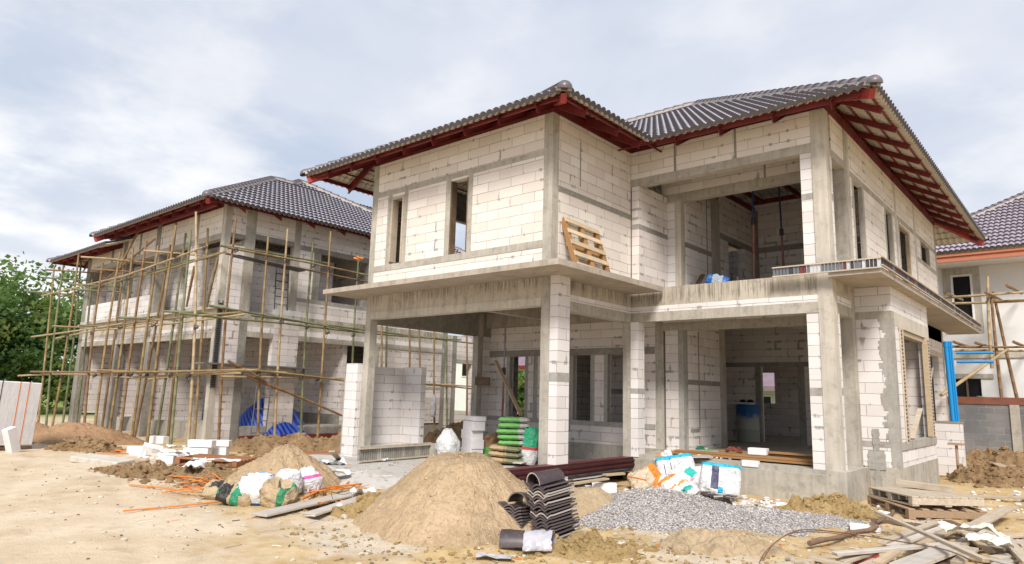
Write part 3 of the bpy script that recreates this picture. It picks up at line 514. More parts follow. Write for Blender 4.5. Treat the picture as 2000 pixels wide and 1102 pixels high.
# ------------------------------------------------------------------ bamboo scaffolding
def bamboo(p,q,r,mat,parent,name='bamboo_pole',bow=.03):
    p=Vector(p);q=Vector(q); L=(q-p).length; n=max(4,int(L/.36)); d=(q-p).normalized(); sd=d.orthogonal().normalized(); b=rng.uniform(-bow,bow)*L*.4; pts=[];rad=[]
    for i in range(n+1):
        t=i/n; c=p.lerp(q,t)+sd*(b*math.sin(PI*t)); rr=r*(1-.25*t)
        if 0<i<n: pts+= [c-d*.018,c,c+d*.018]; rad+=[rr,rr*1.16,rr]
        else: pts.append(c); rad.append(rr)
    m=MB(); m.tube(pts,rad,7); return part(name,m,mat,parent)
SC=T('bamboo_scaffold','tall tied bamboo pole scaffolding standing around the left house shell','scaffolding',(-23,8.2,GZ))
def lash(p,parent,r=.05):
    m=MB(); p=Vector(p); 
    for k in range(3):
        pts=[p+Vector((math.cos(a)*r*1.3,math.sin(a)*r*1.1,(k-1)*.03+.03*math.sin(a+k))) for a in [2*PI*i/7 for i in range(8)]]; m.tube(pts,.009,4,0,False)
    m.tube([p,p+Vector((.05,-.05,-.12)),p+Vector((.02,-.08,-.22))],.006,4); part('lashing',m,DARK,parent)
yf=8.15
poles=[((106,520),(75,826),0,0),((124,519),(91,830),2,0),((154,497),(101,835),0,0),((159,503),(121,838),2,1),((201,513),(166,831),1,0),((180,545),(148,829),2,1),((235,492),(185,837),0,0),((245,500),(198,842),1,1),((260,484),(212,846),0,0),((286,470),(234,856),1,0),((309,480),(256,863),0,0),((333,478),(262,853),1,1),((344,440),(287,869),0,0),((363,455),(305,857),2,1),((373,450),(334,864),2,0),((383,414),(368,867),3,0),((358,590),(328,860),1,1),((406,446),(379,860),0,1)]
for (a,b,mi,row) in poles:
    y=yf+.75*row; A0=onY(*b,y); A0.z=min(A0.z,GZ); bamboo(A0-Vector((0,0,.15)),onY(*a,y),.043,BAMB[mi],SC)
for a,b,mi in (((461,426),(429,853),1),((562,447),(536,865),3),((524,463),(505,855),0),((612,467),(588,856),2),((646,452),(620,858),0),((701,495),(685,850),2),((745,540),(742,850),0),((758,560),(757,850),2),((800,560),(799,850),1),((818,600),(818,850),1),((850,600),(850,845),0),((874,600),(874,845),2),((911,620),(911,845),1)):
    X=-18.1 if mi!=2 else -18.5
    P=onX(*b,X); bamboo((X,P.y,GZ-.1),onX(*a,X),.04,BAMB[mi],SC)
def ledY(a,b,mi,y=yf,r=.034): return bamboo(onY(*a,y),onY(*b,y),r,BAMB[mi],SC,'bamboo_ledger')
def ledX(a,b,mi,x=-18.05,r=.034): return bamboo(onX(*a,x),onX(*b,x),r,BAMB[mi],SC,'bamboo_ledger')
for a,b,mi,y in (((60,726),(300,728),1,yf-.1),((36,734),(260,738),3,yf-.05),((180,726),(480,722),0,yf-.1),((250,738),(505,722),0,yf),((290,741),(470,729),3,yf+.7),((62,658),(240,632),3,yf),((105,662),(300,630),3,yf+.7),((200,640),(470,610),0,yf),((190,645),(480,614),3,yf+.75),((82,578),(260,535),3,yf),((115,580),(330,527),0,yf+.7),((240,540),(405,480),3,yf),((220,553),(430,494),2,yf+.7),((300,535),(440,492),0,yf)):
    ledY(a,b,mi,y)
# putlogs that stick out towards the viewer
for (u,v),y,L,mi in (((90,527),yf,1.7,1),((80,542),yf,1.9,2),((52,569),yf,2.3,2),((158,502),yf,2.0,3),((207,506),yf,1.6,0),((280,490),yf,1.6,3),((178,526),yf,1.2,1),((102,637),yf,1.7,0),((155,636),yf,2.0,2),((230,620),yf,1.5,2),((320,608),yf,1.8,2),((190,723),yf,1.6,0),((135,555),yf,1.6,2),((145,565),yf,1.6,2)):
    p=onY(u,v,y-.5); bamboo(p,p+Vector((L*.45,L,.03)),.035,BAMB[mi],SC,'bamboo_putlog')
for a,b,mi,x in (((445,484),(728,540),0,-18.05),((440,495),(720,551),1,-18.5),((430,480),(640,515),2,-18.3),((350,612),(560,632),2,-17.95),((408,597),(700,648),2,-18.05),((560,632),(900,664),2,-18.2),((490,616),(930,672),2,-18.5),((480,722),(560,728),3,-18.0),((500,724),(672,744),0,-17.95),((430,736),(672,740),3,-18.0),((810,748),(925,755),3,-18.2),((800,750),(925,760),1,-18.5)): ledX(a,b,mi,x)
bamboo(onX(480,735,-18.0),onX(668,812,-17.9),.045,BAMB[1],SC,'bamboo_brace'); bamboo(onX(445,705,-17.9),onX(520,745,-17.9),.04,BAMB[1],SC,'bamboo_brace'); bamboo(onY(303,466,yf-.0),onY(190,560,yf+.2),.035,BAMB[1],SC,'bamboo_brace'); bamboo(onY(270,452,yf+.6),onY(225,540,yf+.2),.035,BAMB[1],SC,'bamboo_brace'); bamboo(onY(425,505,yf+.6),onY(404,600,yf+.7),.04,BAMB[0],SC,'bamboo_brace'); bamboo(onY(380,520,yf+.5),onY(364,600,yf+.6),.04,BAMB[1],SC,'bamboo_brace')
for i,(u,v) in enumerate(((368,735),(287,732),(234,733),(185,734),(121,736),(334,733),(256,732),(383,640),(300,635),(235,640),(180,650),(130,655),(344,500),(300,525),(250,545),(200,560),(150,570),(400,485))): lash(onY(u,v,yf-.06),SC)
for u,v in ((461,490),(562,510),(612,520),(646,530),(701,545),(536,735),(588,738),(620,742),(550,630),(600,640),(640,650),(690,655),(505,728)): lash(onX(u,v,-17.98),SC)
m=MB(); m.box(-19.0,-18.3,8.6,12.3,2.02,2.06); part('scaffold_board',m,STEEL,SC); m=MB(); p=onX(460,500,-18.3);q=onX(590,530,-18.3); m.bar(p,q,.35,.03); part('scaffold_board',m,DARK,SC)
# light steel ladders inside the scaffold
def ladder(name,p,q,w,label,n=8,mat=STEEL,r=.018):
    p=Vector(p);q=Vector(q); sd=Vector(w); t=T(name,label,'ladder',p)
    for s in (0,1): m=MB(); m.tube([p+sd*s,q+sd*s],r,6); part('rail',m,mat,t)
    for i in range(n): m=MB(); c=p.lerp(q,(i+.7)/(n+.4)); m.tube([c,c+sd],r*.8,6); part('rung',m,mat,t)
    return t
p=onX(500,590,-18.85+.45);q=onX(520,520,-18.85+.45); ladder('ladder',(p.x,10.6,3.72),(-18.75,10.75,5.25),(0,.42,0),'thin dark ladder leaning upstairs on the scaffolded house',6,DARK)
ladder('ladder',(-18.6,10.75,-.1),(-18.55,10.8,1.72),(0,-.45,0),'pale steel ladder standing before the blue tarp',5,STEEL)
# blue tarpaulin heap inside the house
m=MB(); n=26; vs=[]
for i in range(n):
    for j in range(n):
        x=i/(n-1)*2-1;y=j/(n-1)*2-1; d=math.sqrt(x*x+y*y); h=max(0,1-d**2.2)*1.05+.12*fbm(x*2.2,y*2.2,1,1.2)*(1-min(1,d)); vs.append((x*1.1+.06*nz(x*4,y*4,3),y*1.2,max(h,0)))
m.add(vs,[(i*n+j,(i+1)*n+j,(i+1)*n+j+1,i*n+j+1) for i in range(n-1) for j in range(n-1)],0,True)
N=NT('striped_blue_tarpaulin'); pp=N.obj(); wv=N.n('ShaderNodeTexWave',{'Vector':pp,'Scale':3.6,'Distortion':3.0,'Detail':1.0},bands_direction='DIAGONAL'); TARP=N.fin(N.mix(N.ramp(wv.outputs[1],.45,.6),(.005,.02,.36),(.06,.17,.62)),.35,N.noise(pp,6,5,.7),.8,.05,.5)
solid('tarpaulin',m,TARP,'striped blue tarpaulin draped over a heap inside the left house','tarp',loc=(-19.75,11.55,.05))
solid('steel_channel',B(-.08,.08,-2.6,2.6,0,.18),RED,'dark red steel channel lying at the foot of the blue tarp','steel beam',loc=(-18.62,12.6,-.12),bev=.01)
# ================================================================== HOUSE C and the boundary wall on the right
Cc=T('white_house','plastered white house with orange eave board at the right edge','house',(-2,32,0))
cy=28.0
part('wall',wall('x',cy,cy+.2,-4.5,7,-.4,6.3,[(-3.72,-3.16,4.1,5.92),(-3.9,-3.12,.6,2.36)]),PLAST,Cc); part('string_course',B(-4.5,7,cy-.05,cy,3.05,3.32),CONL,Cc); part('wall',B(-4.7,-4.5,cy,38,-.4,6.3),PLAST,Cc)
w=part('window',B(-3.70,-3.18,cy+.1,cy+.14,4.12,5.9),GLASSD,Cc)
part('window_surround',wall('x',cy-.02,cy,-4.0,-2.9,3.9,6.2,[(-3.72,-3.16,4.1,5.92)]),CON,Cc); part('window_frame',wall('x',cy-.04,cy+.05,-3.76,-3.12,4.05,5.96,[(-3.69,-3.19,4.1,5.89)]),PLAST,Cc)
part('lintel',B(-4.3,-2.75,cy-.04,cy,2.36,2.52),CON,Cc); part('window',B(-3.88,-3.14,cy+.12,cy+.16,.62,2.34),GLASSD,Cc); part('window_frame',B(-3.55,-3.49,cy+.02,cy+.1,.6,2.36),WOODD,Cc)
part('soffit',B(-6,7,27.02,28,6.22,6.27),PLAST,Cc); part('fascia',B(-6,7,26.98,27.02,6.26,6.52),ORF,Cc); part('gutter_trim',B(-6,7,26.93,26.98,6.44,6.54),ORF,Cc)
rc=put_plane(Cc,(-6.0,26.88,6.56),(1,0,0),(0,1,0),.60,lambda b:b*.93,lambda b:14+0*b,8.0,mat=TILEC)
put_plane(Cc,(-6.0,26.88,6.56),(0,1,0),(1,0,0),.60,lambda b:b,lambda b:16+0*b,6.5,mat=TILEC)
put_caps(rc,(-5.98,26.9,6.6),(1.5,34.9,11.4))
part('interior_wall',B(-4.4,6,31,31.2,-.3,6.2),PLAST,Cc)
gw=T('boundary_wall','grey concrete block boundary wall topped by a rusty steel beam','wall',(-2,26,0))
GRB=m_aac('grey_concrete_blocks',(.16,.168,.18),(.11,.117,.128),.66,bw=.4)
part('block_wall',B(-3.9,5,26.0,26.15,-.5,1.50),GRB,gw); part('post',B(-2.22,-1.98,25.95,26.2,-.5,1.5),CON,gw); part('capping_beam',B(-3.9,5,25.97,26.17,1.50,1.72),m_plain('rusty_steel',(.26,.10,.065),.8,.4,3),gw)
LW=solid('low_wall',B(-.36,.36,-.1,.1,-.6,1.0),AACC,'short low white block wall under the blue pipes','wall',loc=(-3.02,19.9,0)); 
solid('low_wall_cap',B(-.37,.37,-.11,.11,0,.05),COND,'dark mortar capping on the low wall under the blue pipes','wall cap',loc=(-3.02,19.9,1.0)).parent=None
SCC=T('bamboo_scaffold','sparse pole scaffolding in front of the plastered white house','scaffolding',(-2.5,26.8,GZ))
def sc(a,b,mi,y,r=.05,name='bamboo_pole'): bamboo(onY(*a,y),onY(*b,y),r,BAMB[mi],SCC,name)
WP=BAMB+[m_plain('grey_pole',(.40,.32,.25),.7,.3,3)]
for a,b,mi,y in (((1972,900),(1936,580),1,26.7),((1938,720),(1929,540),3,26.6),((1995,815),(1940,570),1,27.5)): sc(a,b,mi,y,.055)
for a,b,mi,y,nm in (((1838,582),(2010,570),3,26.6,0),((1855,593),(2010,588),3,27.2,0),((1925,590),(2010,586),1,26.9,0),((1858,677),(2010,678),1,26.6,0),((1865,685),(2010,686),3,27.2,0),((1868,778),(2010,790),1,26.6,0),((1868,784),(2010,796),3,27.2,0),((1930,788),(2010,798),3,26.4,0)): sc(a,b,mi,y,.045,'bamboo_ledger')
for u,v,mi in ((1846,572,3),(1966,558,1),(1863,668,1),(1906,670,1),(1980,668,1),(1910,776,2),(1978,780,2),(1925,572,1)):
    p=onY(u,v,26.0); bamboo(p,p+Vector((.25,1.7,-.05)),.05,BAMB[mi],SCC,'bamboo_putlog')
bamboo(onX(1838,772,-3.3),onY(1968,682,26.3),.05,BAMB[3],SCC,'bamboo_brace')
for k,(x,r) in enumerate(((-2.84,.052),(-2.77,.026),(-2.73,.024))):
    m=MB(); m.tube([(0,0,0),(-.03,0,1.92)],r,12); m.tube([(-.03,0,1.80),(-.03,0,1.94)],r*1.18,12)
    solid('pvc_pipe',m,BLUEP,('thick blue plastic pipe leaning nearest the house corner','slim blue plastic pipe standing in the middle of three','thinnest blue plastic pipe at the outer edge of the bundle')[k],'pipe','blue pipes on the low wall',loc=(x,19.85,1.055),rot=(0,0,0))
for k,(z,l) in enumerate(((2.72,'upper short blue pipe jutting sideways behind the blue bundle'),(2.5,'lower short blue pipe jutting sideways behind the blue bundle'))):
    m=MB(); m.tube([(0,0,0),(.75,.1,0)],.035,10); solid('pvc_pipe',m,BLUEP,l,'pipe','blue pipes on the low wall',loc=(-2.7,20.05,z))
m=MB(); m.bar((0,0,0),(.25,.0,1.3),.05,.03); solid('timber_strip',m,WOODP,'brown timber strip leaning beside the blue pipes','plank',loc=(-3.25,18.7,1.0))
# ================================================================== GROUND
def axis_pts(lo,hi,d0,d1,step):
    a=list(np.arange(d0,d1+1e-6,step)); s=step; x=d0
    while x>lo: s*=1.22; x-=s; a.insert(0,x)
    s=step; x=d1
    while x<hi: s*=1.22; x+=s; a.append(x)
    return a
def rough(x,y):
    """0 on the smooth road, 1 on the churned building ground"""
    d=(x+12.0)*.32+(y-5.35)*.95+.5*fbm(x,y,4,.5,3); return min(1,max(0,d/.8))
def gheight(x,y):
    r=rough(x,y); q=(x*.32+y*.95)*1.0; h=.012*fbm(x,y,0,.5,3)-.026*max(0,1-abs(((q+.15*nz(x*.4,y*.4,8))%1.55)-.5)/.16)*(1-r)*.8+r*(.045*fbm(x,y,2,1.1,4)+.03*fbm(x,y,9,4.0,3))
    if -13.3<x<-3 and 9.2<y<24: h=min(h,0)-.03
    return h
xs=axis_pts(-900,900,-17,3.0,.085); ys=axis_pts(-60,1200,2.5,16,.085)
m=MB(); nx,ny=len(xs),len(ys)
m.add([(x,y,GZ+(gheight(x,y) if -60<x<30 and -20<y<60 else 0)) for y in ys for x in xs],[(j*nx+i,j*nx+i+1,(j+1)*nx+i+1,(j+1)*nx+i) for j in range(ny-1) for i in range(nx-1)],0,True)
N=NT('site_ground'); p=N.pos(); sp=N.n('ShaderNodeSeparateXYZ',{0:p})
n0=N.noise(p,.35,5,.6); n1=N.noise(p,1.5,6,.62); n2=N.noise(p,8,5,.65); n3=N.noise(p,45,3,.7)
road=N.mix(N.ramp(n1,.35,.7),(.67,.545,.395),(.55,.42,.275)); road=N.mix(N.ramp(n2,.5,.72,0,.45),road,(.44,.335,.22)); road=N.mix(N.ramp(n0,.48,.60,0,.4),road,(.74,.63,.48))
clay=N.mix(N.ramp(n1,.35,.65),(.60,.435,.22),(.43,.285,.13)); clay=N.mix(N.ramp(n2,.45,.7,0,.7),clay,(.60,.50,.34)); clay=N.mix(N.ramp(n0,.52,.62,0,.6),clay,(.62,.56,.49))
d=N.math('ADD',N.math('MULTIPLY_ADD',sp.outputs[0],.32,.32*12-.95*5.35),N.math('MULTIPLY',sp.outputs[1],.95))
d=N.math('ADD',d,N.math('MULTIPLY_ADD',n1,2.4,-1.2)); dp_=N.noise(p,.8,5,.6); road=N.mix(N.ramp(dp_,.54,.66,0,.45),road,(.40,.29,.175)); fp=N.noise(p,3.2,3,.5); road=N.mix(N.ramp(fp,.62,.70,0,.35),road,(.42,.31,.19)); col=N.mix(N.ramp(d,-.1,.5),road,clay)
farm=N.math('MAXIMUM',N.ramp(sp.outputs[1],28,36),N.ramp(sp.outputs[0],-34,-42)); col=N.mix(farm,col,N.mix(n1,(.16,.22,.05),(.30,.32,.10)))
h=N.math('ADD',N.math('ADD',N.math('MULTIPLY',n2,.8),N.math('MULTIPLY',n3,.6)),N.math('MULTIPLY',fp,1.2)); col=N.mix(N.ramp(n3,.64,.74,0,.5),col,(.30,.21,.13))
N.fin(col,.95,h,.7,.03,.1); struct('ground',m,N.m)
m=MB(); K=40; o=[]
APR=m_conc('pale_apron_concrete',(.56,.53,.49),(.44,.41,.37))
for i in range(K):
    for j in range(12): o.append((-13.6+6.4*i/(K-1)+.2*nz(j*.6,i*.3,2),7.35+6.3*j/11+(.35*nz(i*.35,0,5) if j==0 else 0),-.03 if j else -.24))
m.add(o,[(i*12+j,(i+1)*12+j,(i+1)*12+j+1,i*12+j+1) for i in range(K-1) for j in range(11)],0,False); struct('concrete_pavement',m,APR)
# ------------------------------------------------------------------ heaps
def pile(name,c,rx,ry,h,rot,mat,label,cat,amp=.06,fs=1.3,flat=.25,power=1.25,seed=0,lump=0,group=None):
    m=MB(); nr,na=(46,130) if lump<.05 else (60,170); cr,sr=math.cos(rot),math.sin(rot); vs=[]
    for i in range(nr+1):
        t=i/nr
        for k in range(na):
            a=2*PI*k/na; wob=1+.14*nz(math.cos(a)*1.3+seed,math.sin(a)*1.3,seed)+.05*nz(math.cos(a)*5,math.sin(a)*5,seed+4); x=math.cos(a)*rx*t*wob; y=math.sin(a)*ry*t*wob
            f=max(0,1-max(0,t-flat)/(1-flat)); f=f**power if t>flat else 1-.06*(t/flat)**2
            f=f if t>flat else f
            z=h*min(f,1)*(.94 if t>flat else 1)+amp*fbm(x+seed*3,y,seed,fs,4)*(1-t**6)+lump*(fbm(x*1.0+seed,y,seed+2,6.0,3)*1.2+.9*abs(fbm(x+seed,y,seed+9,3.5,4)))*(1-t**8)-.06*t**8
            for (dx_,dy_,dr_,dd_) in DENT.get(seed,()): z-=dd_*math.exp(-((x-dx_)**2+(y-dy_)**2)/dr_**2)
            vs.append((x*cr-y*sr,x*sr+y*cr,z))
    m.add(vs,[(i*na+k,(i+1)*na+k,(i+1)*na+(k+1)%na,i*na+(k+1)%na) for i in range(nr) for k in range(na)],0,True)
    if lump>.06 or mat is GRAV or (mat is SAND): CLODS.append(([(c[0]+v[0],c[1]+v[1],GZ+v[2]) for v in vs],mat))
    return solid(name,m,mat,label,cat,group,loc=(c[0],c[1],GZ))
DENT={1:[(-.5,-1.0,.12,.05),(-.25,-1.1,.1,.04),(.1,-.8,.14,.05),(.5,-.9,.1,.05),(.7,-.5,.13,.05),(-.8,-.4,.15,.05),(.2,-1.25,.12,.05),(-.1,-.4,.1,.03),(.9,-.9,.12,.06),(-.7,-.85,.09,.04)],3:[(-.3,-.6,.1,.05),(.2,-.5,.12,.06),(.0,-.8,.1,.05),(.4,-.3,.1,.05)]}
CLODS=[]
sandc=(-6.52,6.66)
pile('sand_pile',sandc,1.38,1.85,.80,.77,SAND,'large tan sand pile in the foreground beside the roof tiles','sand pile',.05,1.4,.32,1.05,1,.02)
pile('sand_pile',(-10.95,6.75),1.06,1.2,.64,.7,SAND,'smaller sand pile behind the opened bags with a pallet at its back','sand pile',.06,1.9,.15,1.0,3,.035)
pile('sand_pile',(-22.2,7.05),2.4,1.3,.50,.35,SANDR,'reddish sand pile at the foot of the bamboo poles','sand pile',.07,1.2,.15,1.0,5,.03)
pile('sand_pile',(-26.0,6.6),2.2,1.2,.45,.2,SANDR,'reddish sand pile half hidden behind the wrapped block pallet','sand pile',.06,1.2,.15,1.0,6,.03)
pile('sand_pile',(-5.75,8.35),.95,.8,.34,.4,SANDP,'low yellow sand heap between the tile stack and the gravel','sand pile',.04,1.8,.2,1.0,8,.012)
pile('gravel_pile',(-4.95,9.0),1.35,1.7,.36,-.75,GRAV,'grey gravel pile below the discarded bags','gravel pile',.05,1.2,.18,1.15,9,.012)
pile('gravel_pile',(-3.75,9.75),1.0,1.6,.12,-.55,GRAV,'thin spread tail of gravel running toward the loose timber','gravel pile',.05,1.3,.2,1.0,10,.01)
pile('soil_mound',(-16.2,10.3),2.6,1.4,.30,.35,SOIL,'lumpy brown soil mound under the blue tarp opening','soil mound',.22,1.2,.3,.9,11,.09)
pile('soil_mound',(-14.6,11.6),1.6,1.7,.72,.3,SOIL,'brown soil mound against the left side of the stub wall','soil mound',.24,1.2,.3,.9,12,.09)
pile('soil_mound',(-14.9,16.2),2.6,1.6,.72,.2,SOIL,'dark soil mound behind the white sack and stacked blocks','soil mound',.2,1.2,.3,.9,13,.09)
pile('soil_mound',(-19.0,6.3),1.2,.5,.20,.5,SOIL,'small dark soil mound beside the wrapped block pallet','soil mound',.16,1.5,.3,.9,14,.07)
pile('soil_mound',(-13.1,5.75),1.9,.6,.13,.45,SOIL,'low brown soil strip beside the orange straps','soil mound',.14,1.5,.3,.9,15,.07)
pile('soil_mound',(-2.1,23.6),1.5,1.3,.36,.2,SOIL,'brown soil mound in front of the grey boundary wall','soil mound',.24,1.2,.3,.9,16,.09)
pile('soil_mound',(-2.0,18.6),.9,1.3,.30,.2,SOIL,'dark churned soil beside the bay window corner','soil mound',.18,1.4,.3,.9,17,.09)
pile('clay_mound',(-3.35,7.55),.75,.5,.16,.5,SANDP,'pale yellow clay hump in front of the gravel','clay mound',.08,2,.3,.9,18,.05)
pile('clay_mound',(-3.2,10.9),.8,.42,.18,.6,SOILY,'yellow clay lumps before the plinth corner','clay mound',.14,2,.3,.9,19,.09)
pile('clay_mound',(-4.35,6.35),.9,.5,.07,.6,SOILY,'rough yellow clay patch beside the wrapped tile','clay mound',.08,2,.3,.9,20,.08)
pile('clay_mound',(-7.55,6.05),.62,.4,.2,.8,SOILY,'yellow clay clods at the left foot of the large sand pile','clay mound',.12,2,.3,.9,21,.09)
# loose lumps nobody could count
def ico():
    t=(1+5**.5)/2; v=[Vector(a).normalized() for a in ((-1,t,0),(1,t,0),(-1,-t,0),(1,-t,0),(0,-1,t),(0,1,t),(0,-1,-t),(0,1,-t),(t,0,-1),(t,0,1),(-t,0,-1),(-t,0,1))]
    f=[(0,11,5),(0,5,1),(0,1,7),(0,7,10),(0,10,11),(1,5,9),(5,11,4),(11,10,2),(10,7,6),(7,1,8),(3,9,4),(3,4,2),(3,2,6),(3,6,8),(3,8,9),(4,9,5),(2,4,11),(6,2,10),(8,6,7),(9,8,1)]
    c={}; nf=[]
    def mid(a,b):
        k=(min(a,b),max(a,b))
        if k not in c: v.append(((v[a]+v[b])/2).normalized()); c[k]=len(v)-1
        return c[k]
    for a,b,d in f:
        x,y,z=mid(a,b),mid(b,d),mid(d,a); nf+=[(a,x,z),(b,y,x),(d,z,y),(x,y,z)]
    return v,nf
IV,IF=ico()
def rock(m,p,r,sq=.7,smooth=False,rough_=.35,mi=0):
    s=rng.uniform(0,99); ax=(rng.uniform(.7,1.3),rng.uniform(.7,1.3),sq); ca,sa=math.cos(s),math.sin(s); vs=[]
    for v in IV:
        k=r*(1+rough_*mnoise.noise(v*1.6+Vector((s,s*.7,0)))); x,y,z=v.x*k*ax[0],v.y*k*ax[1],v.z*k*ax[2]; vs.append((p[0]+x*ca-y*sa,p[1]+x*sa+y*ca,p[2]+z))
    m.add(vs,IF,mi,smooth)
def scatter(name,mat,label,cat,zones,r0,r1,sq=.7,bias=3.0):
    m=MB()
    for (x,y,rx,ry,n,*zz) in zones:
        for _ in range(n):
            a=rng.uniform(0,2*PI); t=math.sqrt(rng.random()); px=x+math.cos(a)*t*rx; py=y+math.sin(a)*t*ry; r=r0+(r1-r0)*rng.random()**bias
            z=GZ+gheight(px,py) if not zz else zz[0](px,py)
            rock(m,(px,py,z+r*.25),r,sq)
    return stuff(name,m,mat,label,cat)
for mt,nm,lb in ((SOIL,'mound_clods','rough soil clods covering the dug soil mounds'),(SOILY,'clay_lumps','clay lumps covering the yellow clay humps')):
    m=MB()
    for vs_,mm in CLODS:
        if mm is mt:
            for _ in range(int(len(vs_)*(.09 if mt is SOIL else .03))): rock(m,rng.choice(vs_),.012+.06*rng.random()**4 if mt is SOIL else .008+.045*rng.random()**3,.75)
    stuff(nm,m,mt,lb,'soil')
m=MB(); GR_=[]
for vs_,mm in CLODS:
    if mm is GRAV:
        for _ in range(3400 if len(GR_)==0 else 1300):
            p=rng.choice(vs_); rock(m,(p[0]+rng.uniform(-.04,.04),p[1]+rng.uniform(-.04,.04),p[2]+.001),(.005+.009*rng.random()**2),.75,mi=rng.choice((0,0,1,1,1,2,3)))
GR_.append(1)
stuff('gravel_chips',m,[m_plain('grey_chip',(.36,.34,.33),.9,.2,30),m_plain('pale_chip',(.66,.62,.59),.9,.2,30),m_plain('dark_chip',(.20,.185,.18),.9,.2,30),m_plain('brown_chip',(.42,.32,.23),.9,.2,30)],'separate stone chips on the gravel heap','gravel')
m=MB()
for vs_,mm in CLODS:
    if mm is SAND:
        for _ in range(420): 
            p=rng.choice(vs_); rock(m,p,.006+.022*rng.random()**4,.7)
stuff('sand_lumps',m,SAND,'small damp lumps and crumbs on the sand piles','sand')
m=MB()
for (x,y,rx,ry,n) in ((-12.5,6.2,3.5,1.5,420),(-9.5,7.2,2.2,1.5,260),(-4.2,6.6,2.4,1.4,220),(-2.6,9.2,1.2,1.6,200),(-8,10.3,1.4,1.0,120),(-5.2,11.3,1.5,.5,120),(-8.2,4.6,3,1.0,60),(-1.6,13.5,1.0,2.5,160),(-10.5,10,2.5,1.8,120)):
    for _ in range(n):
        a=rng.uniform(0,2*PI); t=math.sqrt(rng.random()); px_=x+math.cos(a)*t*rx; py_=y+math.sin(a)*t*ry; zz=max(GZ+gheight(px_,py_),-.025 if (-13.2<px_<-7.3 and py_>7.6) else -9)+.008
        b=rng.uniform(0,PI); L=rng.uniform(.015,.11)*(1 if rng.random()<.85 else 2.2); w_=rng.uniform(.004,.02); d=Vector((math.cos(b),math.sin(b),rng.uniform(-.12,.12)))*L/2; c=Vector((px_,py_,zz)); m.bar(c-d,c+d,w_,rng.uniform(.002,.008),rng.choice((0,0,0,1,1,2,2,3,4)))
stuff('trodden_litter',m,[WOODP,WOODD,WHITE,ORANGE,m_plain('dark_scrap',(.10,.085,.07),.9)],'splinters, strap ends and scraps trodden into the site ground','litter')
scatter('soil_clods',SOIL,'loose brown soil clods scattered around the mounds','soil',[(-16,9.4,2.8,1.2,260),(-14.4,10.6,1.2,1.6,120),(-13,5.6,2.2,.7,170),(-19,6.2,1.5,.6,90),(-2.0,19.5,1.0,2.5,120),(-1.6,22.5,1.5,1.2,90),(-14.6,15.2,2.0,.8,80),(-9,6.6,.8,.6,50),(-22,6.2,3,.5,60)],.012,.10)
scatter('clay_clods',SOILY,'loose yellow clay clods scattered over the foreground','soil',[(-3.9,6.2,1.5,.9,420),(-4.9,5.4,.7,.6,160),(-3.2,7.2,1.2,.8,260),(-3.2,10.8,.9,.6,160),(-2.2,11.5,1.2,1.0,140),(-7.3,5.7,1.0,.5,90),(-6.3,4.75,1.3,.3,120),(-8.4,5.6,.6,.4,70),(-4.9,7.4,.5,.5,80)],.005,.030)
scatter('dark_crumbs',m_plain('dark_crumb',(.20,.14,.09),.95,.3,9),'small dark crumbs of soil scattered over the road','stones',[(-8.5,3.9,4.0,1.5,150),(-13,4.4,4,.8,90),(-5.6,4.7,1.5,.6,140)],.002,.018)
scatter('pale_stones',m_plain('pale_stone',(.62,.54,.42),.9,.3,5),'small pale stones lying on the bare ground','stones',[(-8.5,3.9,3.5,1.3,140),(-3.3,6.6,2.2,1.2,150),(-2.4,9.6,1.0,1.4,90),(-6.5,5.0,1.5,.6,60),(-13,4.6,3,.8,50)],.004,.03)
scatter('gravel_stones',m_plain('grey_stone',(.40,.375,.36),.9,.4,12,0,(.22,.20,.19)),'loose gravel chips spilled round the gravel pile','gravel',[(-4.6,8.6,1.6,1.6,900),(-3.3,9.9,1.4,1.6,900),(-2.5,11.2,1.0,.8,250)],.004,.012,.8,1)
scatter('block_rubble',AACC,'broken white block rubble scattered along the plinth and apron','rubble',[(-3.9,11.6,1.4,.5,170),(-2.6,12.2,.8,.7,60),(-5.6,10.9,1.2,.5,40),(-12,8.2,1.6,1.0,70),(-10.4,8.3,2,.8,130),(-9.5,9.2,2.5,1,90),(-7.6,10.6,.9,.8,90),(-16.5,7.2,1.5,.6,60),(-15.6,6.9,1.4,.6,50),(-5.9,13.0,.9,.35,80,lambda x,y:.31),(-8,10.9,1.1,.5,50),(-1.2,15,.9,2,120),(-.9,17,.6,2,60)],.012,.075,.6)
# ================================================================== CLUTTER
ORD=['topmost','second','third','fourth','fifth','sixth','seventh','eighth','ninth','tenth','eleventh','twelfth','thirteenth','fourteenth','fifteenth','sixteenth','seventeenth','eighteenth','nineteenth','twentieth','twenty-first','twenty-second','twenty-third','twenty-fourth']
def tile_mesh():
    m=MB(); nx,ny=32,3; f=lambda x: .042*abs(math.cos(PI*x/.17))**1.0
    top=[];bot=[]
    for j in range(ny):
        for i in range(nx+1):
            x=-.17+.34*i/nx; y=-.22+.44*j/(ny-1); top.append((x,y,f(x)+.008)); bot.append((x,y,f(x)-.010))
    n=nx+1; q=[(j*n+i,j*n+i+1,(j+1)*n+i+1,(j+1)*n+i) for j in range(ny-1) for i in range(nx)]
    m.add(top,q,0,True); m.add(bot,[tuple(reversed(a)) for a in q],1,True)
    e=[]; 
    for j in (0,ny-1):
        vs=[top[j*n+i] for i in range(n)]+[bot[j*n+i] for i in range(n)]; m.add(vs,[(i,i+1,n+i+1,n+i) if j else (i+1,i,n+i,n+i+1) for i in range(nx)],1)
    for i in (0,nx): m.add([top[j*n+i] for j in range(ny)]+[bot[j*n+i] for j in range(ny)],[(j,j+1,ny+j+1,ny+j) for j in range(ny-1)],1)
    return m
